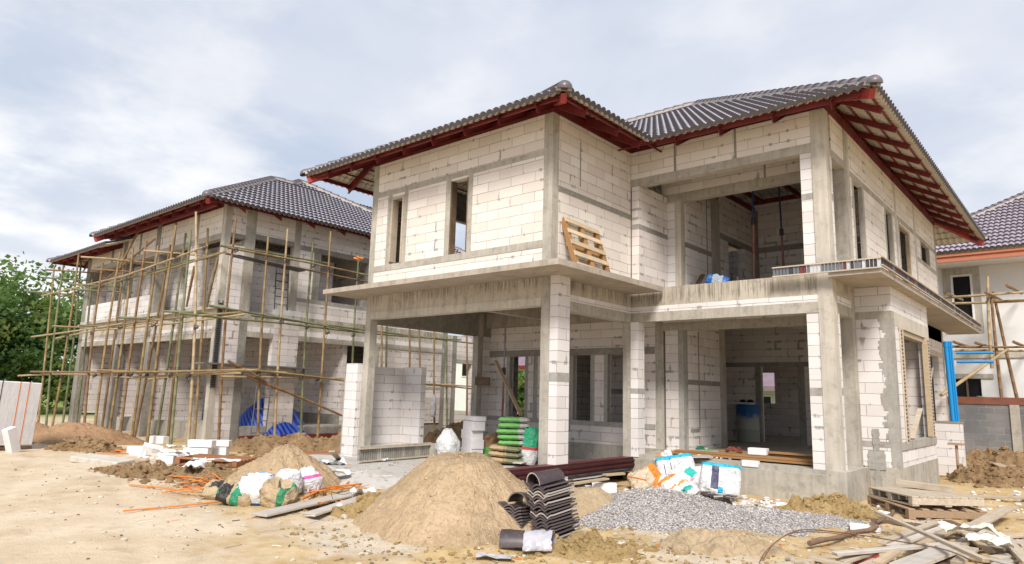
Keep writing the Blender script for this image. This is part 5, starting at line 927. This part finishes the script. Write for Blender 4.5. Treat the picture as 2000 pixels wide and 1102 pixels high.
RUST=m_plain('rusty_rebar',(.20,.11,.06),.8,.4,9)
tubes('rebar',[arc([(1488,1098,.0),(1512,1062,.16),(1560,1036,.28),(1640,1040,.32),(1740,1055,.32),(1850,1075,.30),(1920,1108,.2)])],.006,RUST,'long thin rusty rebar arching over the gravel to the timber','rebar','rusty rebar')
tubes('rebar',[arc([(1480,1105,.0),(1500,1072,.1),(1545,1042,.24),(1610,1040,.26),(1680,1050,.22)])],.005,RUST,'shorter rusty rebar looping inside the long one','rebar','rusty rebar')
tubes('wire',[arc([(650,975,.1),(648,962,.2),(670,966,.2),(690,962,.2),(715,970,.12)])],.0035,DARK,'thin dark wire coiled on the shorter board','wire')
# orange packing straps
def strap(pts,label,r=.012): return tubes('packing_strap',[arc(pts)],r,ORANGE,label,'strap','orange packing straps',4)
strap([(240,998,.02),(330,990,.03),(400,983,.04),(445,978,.03)],'long straight orange strap lying out on the road'); strap([(268,927,.03),(340,930,.06),(400,934,.1)],'thin orange strap on the soil strip'); strap([(252,947,.02),(310,952,.04),(370,960,.06),(440,958,.06)],'orange strap along the edge of the soil strip')
strap([(315,962,.02),(360,955,.06),(420,948,.1),(450,952,.05)],'orange strap tangled left of the brown sack'); strap([(345,945,.02),(390,938,.12),(412,925,.16),(430,936,.1),(440,950,.04)],'looped orange strap standing up beside the sand'); strap([(200,874,.03),(230,880,.05),(255,883,.05)],'orange strap in the debris behind the soil strip',.02); strap([(190,886,.03),(215,886,.06),(250,886,.03)],'second orange strap in the debris behind the soil strip',.02)
strap([(590,975,.05),(640,953,.05),(690,947,.05),(706,945,.04)],'thick orange strap behind the long board',.018); strap([(600,962,.05),(650,955,.06),(700,952,.05)],'flat orange strap below the thick one'); strap([(660,990,.02),(685,985,.08),(690,982,.06),(665,978,.05)],'orange strap curling under the boards',.016); strap([(728,942,.03),(760,938,.04),(790,937,.03)],'short orange strap on the concrete apron'); strap([(676,945,.03),(695,932,.05),(705,927,.04)],'rust coloured strap on the apron'); strap([(1226,930,.35),(1262,938,.25)],'orange stick poking out by the beige sack',.014)
for i in range(16):
    u=rng.uniform(380,455); v=rng.uniform(938,962); a=rng.uniform(-.5,.5); q_=[(u+(k-1.5)*rng.uniform(12,22),v-(k-1.5)*a*8,rng.uniform(.03,.16)) for k in range(4)]
    tubes('packing_strap',[arc(q_)],.008,ORANGE,'thin orange strap in the tangle left of the brown paper sacks','strap','tangled thin orange straps',4)
for i in range(7):
    u=rng.uniform(640,720); v=rng.uniform(945,985); q_=[(u+(k-1.5)*rng.uniform(12,20),v-(k-1.5)*rng.uniform(0,5),rng.uniform(.03,.12)) for k in range(4)]
    tubes('packing_strap',[arc(q_)],.008,ORANGE,'thin orange strap strewn between the long board and the apron','strap','strewn thin orange straps',4)
sl=[G(700,507,3.66)+Vector((.02*i,.0,.02+.015*math.sin(i*2.1))) for i in range(-6,7)]
tubes('packing_strap',[[p+Vector((0,.05*math.cos(i*1.3),.02*math.sin(i)))for i,p in enumerate(sl)]],.012,ORANGE,'orange strap tangle on the canopy slab edge','strap','orange packing straps',4)
# white plastic strips
for i,(u,v,lx,ly,h,rz,l) in enumerate(((335,905,.9,.22,.14,25,'white plastic strip curled over the soil strip'),(385,935,.34,.5,.22,30,'white plastic bag hanging down by the orange straps'),(420,915,1.0,.16,.1,34,'white plastic band along the reddish pallet'),(600,940,1.5,.26,.12,42,'long white plastic strip round the front of the smaller sand pile'),(648,925,.5,.3,.2,35,'raised end of the white strip beside the sand'),(345,880,.5,.25,.1,20,'white plastic scrap between the block rows'),(710,980,.35,.3,.18,60,'crumpled clear plastic at the left foot of the large sand pile'),(730,917,.6,.14,.06,20,'white scrap strip on the apron before the formwork panel'),(800,907,.5,.2,.06,30,'white sheet scrap at the right of the formwork panel'),(380,855,.6,.3,.16,20,'white scrap sheet at the foot of the corner pole'))):
    p=G(u,v); sheet('plastic_sheet',WHITE,l,(p.x,p.y,GZ+(.17,.15,.12,.12,.1,.06,.04,.19,.19,.12)[i]),lx,ly,h,60+i*3,R(rz),group='white plastic scraps')
p=G(190,905); solid('concrete_slab',block(1.15,.5,.12),CONL,'cracked pale concrete slab piece lying at the road edge','slab',None,(p.x,p.y+.1,GZ+.05),(R(3),R(4),R(28)),.02)
for i,(u,v,r,mt,l) in enumerate(((672,1015,.055,m_plain('cream_stone',(.55,.48,.36),.9,.3,9),'round cream stone at the left foot of the large sand pile'),(1400,1072,.085,m_plain('tan_boulder',(.56,.43,.27),.95,.4,9),'tan boulder at the lower edge of the gravel tail'),(1330,1085,.10,SANDP,'sandy boulder half buried before the gravel'))):
    m=MB(); rock(m,(0,0,0),r,.8,True,.25); p=G(u,v); solid('stone',m,mt,l,'stone','larger stones',(p.x,p.y,GZ+r*.5))
m=MB(); m.tube([(0,0,0),(.0,.02,.10)],.05,12); p=G(668,1000); solid('plastic_cup',m,WHITE,'small white and yellow cup on the clay left of the sand','cup',None,(p.x,p.y,GZ+.02),(R(60),R(30),0))
p=G(1146,945); m=MB(); m.tube([(0,0,0),(.05,.0,.02),(.12,.03,.0)],.03,8); solid('scrap',m,m_plain('yellow_plastic',(.6,.5,.03),.4,.1),'small yellow plastic scrap behind the tile stack','scrap',None,(p.x-.05,p.y,GZ+.05))
# formwork panel lying before the stub wall
F=T('formwork_panel','grey striped formwork panel lying before the stub wall and carport column','formwork',(-12.3,10,0)); P=G(700,905,-.02);Q=G(840,893,-.02)
_s=m_slat; m_slat=[COND,CON,CON,COND]; formwork('slats',(P.x,P.y,0),(Q.x,Q.y,0),34,.0,.27,(0,1,0,0,1,0),.05,F); m_slat=_s; m=MB(); m.box(-.0,.0,0,0,0,0)
d=(Vector((Q.x,Q.y,0))-Vector((P.x,P.y,0))).normalized(); part('end_block',B(Q.x-.02,Q.x+.16,Q.y-.03,Q.y+.12,-.03,.28),CON,F); m=MB(); m.bar((P.x-.05,P.y+.0,.285),(Q.x,Q.y,.285),.1,.03); part('rail',m,CON,F)
# red steel channels stacked across the carport
P=G(1095,934,.0);Q=G(1222,917,.0); dd=(Q-P).normalized(); P=P-dd*2.0; Q=Q+dd*.1; k=0
for i in range(5):
    m=MB(); L=(Q-P).length; m.box(-L/2,L/2,-.12,.12,-.018,.018); m.box(-L/2,L/2,-.12,-.108,-.018,.022)
    o=solid('steel_channel',m,m_plain('maroon_channel_%d'%i,(.15,.045,.05),.45,.25,3),'maroon steel channel, %s of the stack crossing the carport mouth'%(ORD[i] if i<4 else 'lowest'),'steel channel','maroon steel channels',(P+Q)/2+Vector((.02*(i%2),.01*i,.06+(4-i)*.042)),(0,0,math.atan2(dd.y,dd.x)))
P=G(1120,945,.02);Q=G(1190,935,.02); plank((1112,946),(1185,935),.12,.03,'w','tan plank on the ground in front of the maroon channels',.02,.03,base=0); plank((1180,928),(1218,925),.1,.04,'w','short plank end under the maroon channels',.02,.02,base=0)
plank((1010,905),(1052,893),.2,.02,'g','flat grey cardboard strip under the red bags',.05,.06,base=0)
# porch timber and planks
for i,(x0,x1,y,z,mt,l) in enumerate(((-6.75,-3.95,12.95,.345,'o','long orange formwork plank lying lowest in the porch'),(-6.7,-3.9,13.02,.385,'o','orange formwork plank on top at the front of the porch stack'),(-6.5,-3.9,13.12,.38,'o','orange plank at the middle of the porch stack'),(-5.9,-4.0,13.3,.42,'o','short orange plank at the rear of the porch stack'),(-4.9,-4.05,13.22,.47,'o','thick orange board end on the right of the porch stack'))):
    m=MB(); L=x1-x0; m.box(-L/2,L/2,-.08,.08,-.018,.018); solid('timber_plank',m,WM[mt],l,'plank','orange planks in the porch',((x0+x1)/2,y,z),(0,0,R(1.2*math.sin(i*2))),.003)
solid('aerated_block',block(.34,.2,.12),WHB,'white block end lying on the orange porch planks','block','loose white blocks',(-5.05,13.1,.48),(0,0,.1),.006); solid('aerated_block',block(.3,.1,.11),WHB,'small white block wedged under the porch step','block','loose white blocks',(-4.95,12.46,.30),(0,0,0),.006)
p=G(1350,896,.3); solid('board',block(.75,.45,.02),WOODG,'grey square board lying on the plinth behind the green sack','plank','loose timber',(p.x,p.y,.34),(0,R(-3),R(35)))
m=MB()
for i in range(3): m.tube([Vector((math.cos(a)*(.16-.03*i),math.sin(a)*(.10-.02*i),.02*i+.02*math.sin(3*a))) for a in [2*PI*k/14 for k in range(15)]],.014,6)
solid('rope',m,m_plain('red_brown_rag',(.25,.07,.05),.8,.4,12),'red brown rag and rope heap on the porch planks','rope',None,(-5.55,13.15,.46))
# drum in the ground floor room
dp=G(1462,863,.335); t=T('oil_drum','big blue and grey stained drum standing in the dark ground floor room','drum',(dp.x,dp.y,.335)); rr=.29; hh=.98
N=NT('painted_drum'); pp=N.obj(); s_=N.n('ShaderNodeSeparateXYZ',{0:pp}); w_=N.noise(pp,5,5,.7); zz=N.math('ADD',s_.outputs[2],N.math('MULTIPLY_ADD',w_,.5,-.25)); DRUM=N.fin(N.mix(N.ramp(zz,.6,.75),(.40,.41,.35),(.01,.10,.30)),.5,w_,.2,.01)
def lathe(pts,n=28):
    m=MB(); vs=[(r*math.cos(2*PI*k/n),r*math.sin(2*PI*k/n),z) for r,z in pts for k in range(n)]; m.add(vs,[(i*n+k,i*n+(k+1)%n,(i+1)*n+(k+1)%n,(i+1)*n+k) for i in range(len(pts)-1) for k in range(n)],0,True); return m
def kid(nm,m,mt,par): o=bpy.data.objects.new(nm,m.mesh(nm,mt)); COL.objects.link(o); o.parent=par; return o
kid('drum_body',lathe([(.01,0),(rr*.97,0),(rr,.02),(rr,hh*.33),(rr*1.03,hh*.345),(rr,hh*.36),(rr,hh*.66),(rr*1.03,hh*.675),(rr,hh*.69),(rr,hh-.02),(rr*1.02,hh),(rr*.97,hh),(rr*.96,hh-.03),(.01,hh-.03)]),DRUM,t)
solid('board',block(.62,.3,.05),WHB,'white board laid across the top of the drum','plank',None,(dp.x-.15,dp.y-.02,.335+hh+.03),(0,0,R(5)))
m=MB(); rock(m,(0,0,0),.09,.5,True); rock(m,(.2,.02,0),.1,.45,True); solid('rag',m,BLACK,'black rag bundle on the board over the drum','rag',None,(dp.x-.12,dp.y-.02,.335+hh+.09))
# steel props
def prop(label,x,y,z0,z1,lean=0,cols=(0,1)):
    t=T('steel_prop',label,'prop',(x,y,z0),'adjustable steel props'); h=z1-z0
    m=MB(); m.tube([(0,0,0),(0,0,h*.55)],.027,10); kid('outer_tube',m,m_plain('prop_red',(.30,.07,.05),.55,.4,6,0,(.30,.26,.22)),t); m=MB(); m.tube([(0,0,h*.55),(0,0,h)],.021,10); kid('inner_tube',m,m_plain('prop_blue',(.03,.06,.20),.5,.4,6) if cols[1] else STEEL,t)
    m=MB(); m.box(-.07,.07,-.07,.07,0,.01); kid('foot_plate',m,STEEL,t); m=MB(); m.tube([(0,0,h*.53),(0,0,h*.58)],.05,10); kid('collar',m,DARK,t); t.rotation_euler=(0,lean,0)
prop('nearer red and blue steel prop standing on the balcony',-5.76,15.0,3.65,6.9,R(1)); prop('farther red and blue steel prop deeper in the upper room',-5.62,16.6,3.65,7.0,R(-1)); prop('slim dark steel prop holding up the carport ceiling',-11.08,12.6,0,3.55,R(.5),(0,0))
q0=onY(968,705,12.4);q1=onY(1018,812,12.2); m=MB(); dl=q1-q0; m.bar(-dl/2,dl/2,.09,.04); solid('timber_brace',m,WOOD,'tan timber brace slanting across the back carport window','plank',None,(q0+q1)/2)
q0=onY(925,742,13.1); solid('board',block(.5,.03,.22),WOODD,'dark board nailed across the rear carport column','plank',None,(q0.x+.25,13.17,q0.z-.03),(0,R(2),0))
p=onY(848,770,12.0); m=sack(.75,.10,.08,77,False,top=.5); solid('rag',m,m_plain('silver_rag',(.55,.55,.57),.4,.4,6,0,(.18,.17,.17)),'silver grey rag hanging from the scaffold pole behind the carport','rag',None,onX(846,815,-18.0)-Vector((0,0,0)),(0,0,0))
# bag and timber on the balcony
m=pillow(.46,.3,.26,91); solid('plastic_bag',m,m_print('blue_clear_bag',(.02,.13,.42),[(-.1,.1,-.2,.2,(.35,.42,.50))],.3),'crumpled blue plastic bag on the balcony floor','bag',None,(-5.78,13.1,3.80),(R(20),R(12),R(20)))
m=MB(); m.bar((0,0,0),(.12,.35,.55),.12,.04); solid('timber_strip',m,WOODD,'short dark board leaning on the upper room wall','plank',None,(-6.8,14.0,3.66))
# small gas-pump shaped stand pipe near the low wall
m=MB(); m.tube([(0,0,0),(0,0,.75)],.03,8); m.box(-.16,.16,-.1,.1,.74,.79); p=G(1873,935); solid('stake',m,m_plain('tan_stake',(.48,.34,.24),.8,.3,6),'wooden stake with a flat white cap before the low wall','stake',None,(p.x,p.y,GZ))
# junk inside the left house
for i,(u,v,y,l) in enumerate(((188,820,10.4,'pale plastic drum standing behind the front columns of the left house'),(325,812,10.5,'white bucket inside the left house beyond the far opening'))):
    P=onY(u,v,y); t=T('plastic_drum',l,'drum',(P.x,P.y,.28 if i==0 else .3),'pale drums'); kid('drum_body',lathe([(.01,0),(.33-.08*i,0),(.35-.08*i,.4),(.33-.08*i,.95-.4*i),(.01,.95-.4*i)]),m_plain('pale_drum_%d'%i,(.55,.50,.42),.6,.3,4),t); kid('lid',lathe([(.35-.08*i,.94-.4*i),(.36-.08*i,1.0-.4*i),(.01,1.0-.4*i)]),m_plain('drum_lid_%d'%i,(.40,.22,.20) if i==0 else (.6,.58,.55),.6,.2),t)
# ================================================================== TREES AND FAR THINGS
def m_leaf(name,a,b):
    N=NT(name); p=N.pos(); n=N.noise(p,.9,4,.6); n2=N.noise(p,9,2); col=N.mix(N.ramp(n,.35,.65),a,b); col=N.mix(N.math('MULTIPLY',n2,.5),col,tuple(x*.5 for x in a))
    N.fin(col,.55,None,spec=.35); tr=N.n('ShaderNodeBsdfTranslucent',{'Color':N.mix(.5,col,(.35,.5,.08))}); mx=N.n('ShaderNodeMixShader',{0:.4,1:N.b.outputs[0],2:tr.outputs[0]}); N.t.links.new(mx.outputs[0],N.t.nodes['Material Output'].inputs[0]); return N.m
LEAF=[m_leaf('green_leaves',(.085,.17,.05),(.20,.30,.085)),m_leaf('dark_leaves',(.05,.11,.035),(.11,.19,.055)),m_leaf('yellow_green_leaves',(.10,.15,.03),(.26,.26,.06))]
BARK=m_plain('tree_bark',(.16,.12,.09),.9,.4,6)
def tree(name,label,x,y,h,rx,n,mats,seed,ls=.22,low=.25,group=None,squash=1.0):
    rg=random.Random(seed); t=T(name,label,'tree',(x,y,GZ),group); m=MB(); base=Vector((x,y,GZ-.1))
    trunk=[base+Vector((.15*math.sin(i*1.1+seed)*i*.3,.1*math.cos(i*1.7)*i*.3,h*.72*i/6)) for i in range(7)]; m.tube(trunk,[.035*h*(1-.13*i) for i in range(7)],8)
    cl=[]
    for i in range(26):
        z=low+(.97-low)*rg.random(); w=math.sin(PI*min(1,max(.08,(z-low)/(1-low)*.85+.12))); a=rg.uniform(0,2*PI); r=rx*w*rg.uniform(.3,1.05); c=Vector((x+math.cos(a)*r,y+math.sin(a)*r*squash,GZ+h*z)); cl.append(c)
        b=trunk[min(6,max(1,int(z*5)))]; mid=b.lerp(c,.5)+Vector((0,0,.05*h)); m.tube([b,mid,c],[.012*h,.008*h,.003*h],5)
    part('trunk',m,BARK,t)
    k=MB(); per=n//(len(cl)*4)
    for c in cl:
        for _ in range(4):
            cc=c+Vector((rg.gauss(0,1),rg.gauss(0,1),rg.gauss(0,.8)))*rx*.27; s=rx*rg.uniform(.09,.24); mi=rg.choice((0,0,1,2))
            for _ in range(per):
                d=Vector((rg.gauss(0,1),rg.gauss(0,1),rg.gauss(0,.75))); p=cc+d*s*.62; l=ls*rg.uniform(.6,1.4); a=Vector((rg.gauss(0,1),rg.gauss(0,1),rg.gauss(0,.6)-.5)).normalized(); b=a.cross(Vector((rg.gauss(0,1),rg.gauss(0,1),rg.gauss(0,1)))).normalized()*l*.32
                k.add([p-a*l*.5,p+b,p+a*l*.5,p-b],[(0,1,2,3)],mi)
    part('crown',k,mats,t); return t
tree('feathery_tree','tall feathery green tree rising at the left edge behind the poles',-46.5,10.0,7.1,4.6,9500,[LEAF[0],LEAF[2],LEAF[0]],3,.30,.10)
tree('broad_tree','bushy yellow green tree between the poles and the left house end',-42.5,13.1,5.6,3.4,8000,[LEAF[0],LEAF[2],LEAF[1]],8,.26,.08)
tree('dark_tree','dark lower tree filling the left edge behind the wrapped pallet',-43.0,9.2,4.6,3.6,14000,[LEAF[1],LEAF[1],LEAF[0]],15,.26,.05)
tree('far_tree','distant tree seen behind the far end wall of the left house',-62,24,8.5,5,9000,LEAF,21,.45,.1)
for i,(u,v,y,h,l) in enumerate(((345,770,34,4.6,'small green tree glimpsed through the left house entrance'),(322,770,40,4.2,'round bush glimpsed left in the left house entrance'),(372,770,38,3.8,'low bush glimpsed right in the left house entrance'),(960,640,60,6.5,'leafy tree top seen through the carport beyond the left house'),(1020,760,30,2.6,'small bush below the carport window view'))):
    P=onY(u,v,y); tree('far_tree',l,P.x,P.y,h,h*.5,3500,LEAF,30+i,.34,.1)
def farhouse(label,x,y,w,d,h,wallm,roofm,open_,name='far_house'):
    t=T(name,label,'house',(x,y,0)); part('wall',B(x-w/2,x+w/2,y,y+d,-.3,h),wallm,t)
    m=MB(); e=.9; z=h+.05; A_=[(x-w/2-e,y-e,z),(x+w/2+e,y-e,z),(x+w/2+e,y+d+e,z),(x-w/2-e,y+d+e,z),(x-w/2+d/2,y+d/2,z+d*.30),(x+w/2-d/2,y+d/2,z+d*.30)]
    m.add(A_,[(0,1,5,4),(1,2,5),(2,3,4,5),(3,0,4),(3,2,1,0)]); part('roof',m,roofm,t); part('fascia',B(x-w/2-e,x+w/2+e,y-e-.03,y-e,z-.2,z+.1),RED if x<-30 else roofm,t)
    for (a,b,z0,z1) in open_: part('window',B(x+a,x+b,y-.04,y-.001,z0,z1),GLASSD,t); part('window_frame',wall('x',y-.07,y-.041,x+a-.08,x+b+.08,z0-.08,z1+.08,[(x+a,x+b,z0,z1)]),PLAST,t)
ROOFP=m_plain('purple_far_roof',(.24,.17,.20),.5,.3,1.5)
P=onY(908,760,46); farhouse('white house with maroon eaves seen through the opening behind the carport',P.x,46,9,7,5.6,PLAST,ROOFP,[(-2.8,-1.8,.6,2.2),(-.4,.5,3.0,4.2),(1.6,2.6,.6,2.2)])
P=onY(1022,740,40); farhouse('white house with purple roof seen in the carport back window',P.x+1,40,7,7,3.4,PLAST,ROOFP,[(-1.5,-.6,.8,2.2),(1,1.8,.8,2.2)])
P=onY(1512,770,44); farhouse('low white house with purple roof seen through the inner doorway',P.x,44,8,8,2.2,PLAST,ROOFP,[(-1.2,-.2,.7,1.7),(.2,.6,.7,1.7),(1.0,1.8,.7,1.7)])
# ================================================================== SKY AND LIGHT
w=bpy.data.worlds.new('World'); S.world=w; w.use_nodes=True; t=w.node_tree; bg=t.nodes['Background']
def wn(typ,ins=None,**k):
    n=t.nodes.new(typ)
    for a,b in k.items(): setattr(n,a,b)
    for a,b in (ins or {}).items():
        if isinstance(b,bpy.types.NodeSocket): t.links.new(b,n.inputs[a])
        else: n.inputs[a].default_value=b
    return n
SUND=Vector((.42,-.60,.72)).normalized()
sky=wn('ShaderNodeTexSky',sky_type='NISHITA',sun_disc=False); sky.sun_elevation=math.asin(SUND.z); sky.sun_rotation=math.atan2(SUND.x,SUND.y)
tc=wn('ShaderNodeTexCoord').outputs['Generated']; sx=wn('ShaderNodeSeparateXYZ',{0:tc})
den=wn('ShaderNodeMath',{0:sx.outputs[2],1:.16},operation='ADD').outputs[0]; den=wn('ShaderNodeMath',{0:den,1:.05},operation='MAXIMUM').outputs[0]
px=wn('ShaderNodeMath',{0:sx.outputs[0],1:den},operation='DIVIDE').outputs[0]; py=wn('ShaderNodeMath',{0:sx.outputs[1],1:den},operation='DIVIDE').outputs[0]
pv=wn('ShaderNodeCombineXYZ',{0:px,1:py,2:.7}).outputs[0]
c1=wn('ShaderNodeTexNoise',{'Vector':pv,'Scale':.55,'Detail':6.0,'Roughness':.52,'Distortion':.35}).outputs[0]; c2=wn('ShaderNodeTexNoise',{'Vector':pv,'Scale':1.7,'Detail':5.0,'Roughness':.55}).outputs[0]
def wr(v,a,b,lo=0.0,hi=1.0): return wn('ShaderNodeMapRange',{'Value':v,'From Min':a,'From Max':b,'To Min':lo,'To Max':hi},interpolation_type='SMOOTHSTEP').outputs[0]
def wmix(f,a,b):
    n=wn('ShaderNodeMix',data_type='RGBA'); 
    for i,v in ((0,f),(6,a),(7,b)):
        if isinstance(v,bpy.types.NodeSocket): t.links.new(v,n.inputs[i])
        else: n.inputs[i].default_value=v
    return n.outputs[2]
c3=wn('ShaderNodeTexNoise',{'Vector':pv,'Scale':4.2,'Detail':5.0,'Roughness':.6}).outputs[0]; cl=wmix(wr(c1,.40,.60),(4.9,5.7,7.1,1),(7.1,7.4,8.2,1)); cl=wmix(wr(c2,.46,.64,0,.75),cl,(8.6,8.65,8.9,1)); cl=wmix(wr(c3,.45,.75,0,.22),cl,(5.2,5.7,6.7,1))
lowb=wr(sx.outputs[2],.02,.30,1,0); 
leftd=wn('ShaderNodeVectorMath',{0:tc,1:(-.955,.29,.10)},operation='DOT_PRODUCT').outputs['Value']
lb=wn('ShaderNodeMath',{0:wr(leftd,.955,.995),1:wr(c2,.35,.6)},operation='MULTIPLY').outputs[0]
cl=wmix(lb,cl,(10.2,10.1,10.0,1)); cl=wmix(wr(sx.outputs[2],.0,.22,.45,0),cl,(7.2,7.4,7.9,1))
t.links.new(wmix(.92,sky.outputs[0],cl),bg.inputs[0]); bg.inputs[1].default_value=.068
sd=bpy.data.lights.new('sun','SUN'); so=bpy.data.objects.new('sun',sd); COL.objects.link(so); sd.energy=2.5; sd.angle=R(16); sd.color=(1,.955,.89); so.rotation_euler=SUND.to_track_quat('Z','Y').to_euler()
vs=S.view_settings; vs.view_transform='Standard'; vs.look='None'; vs.gamma=1; vs.exposure=.76
S.cycles.max_bounces=6; S.cycles.diffuse_bounces=2; S.cycles.glossy_bounces=2
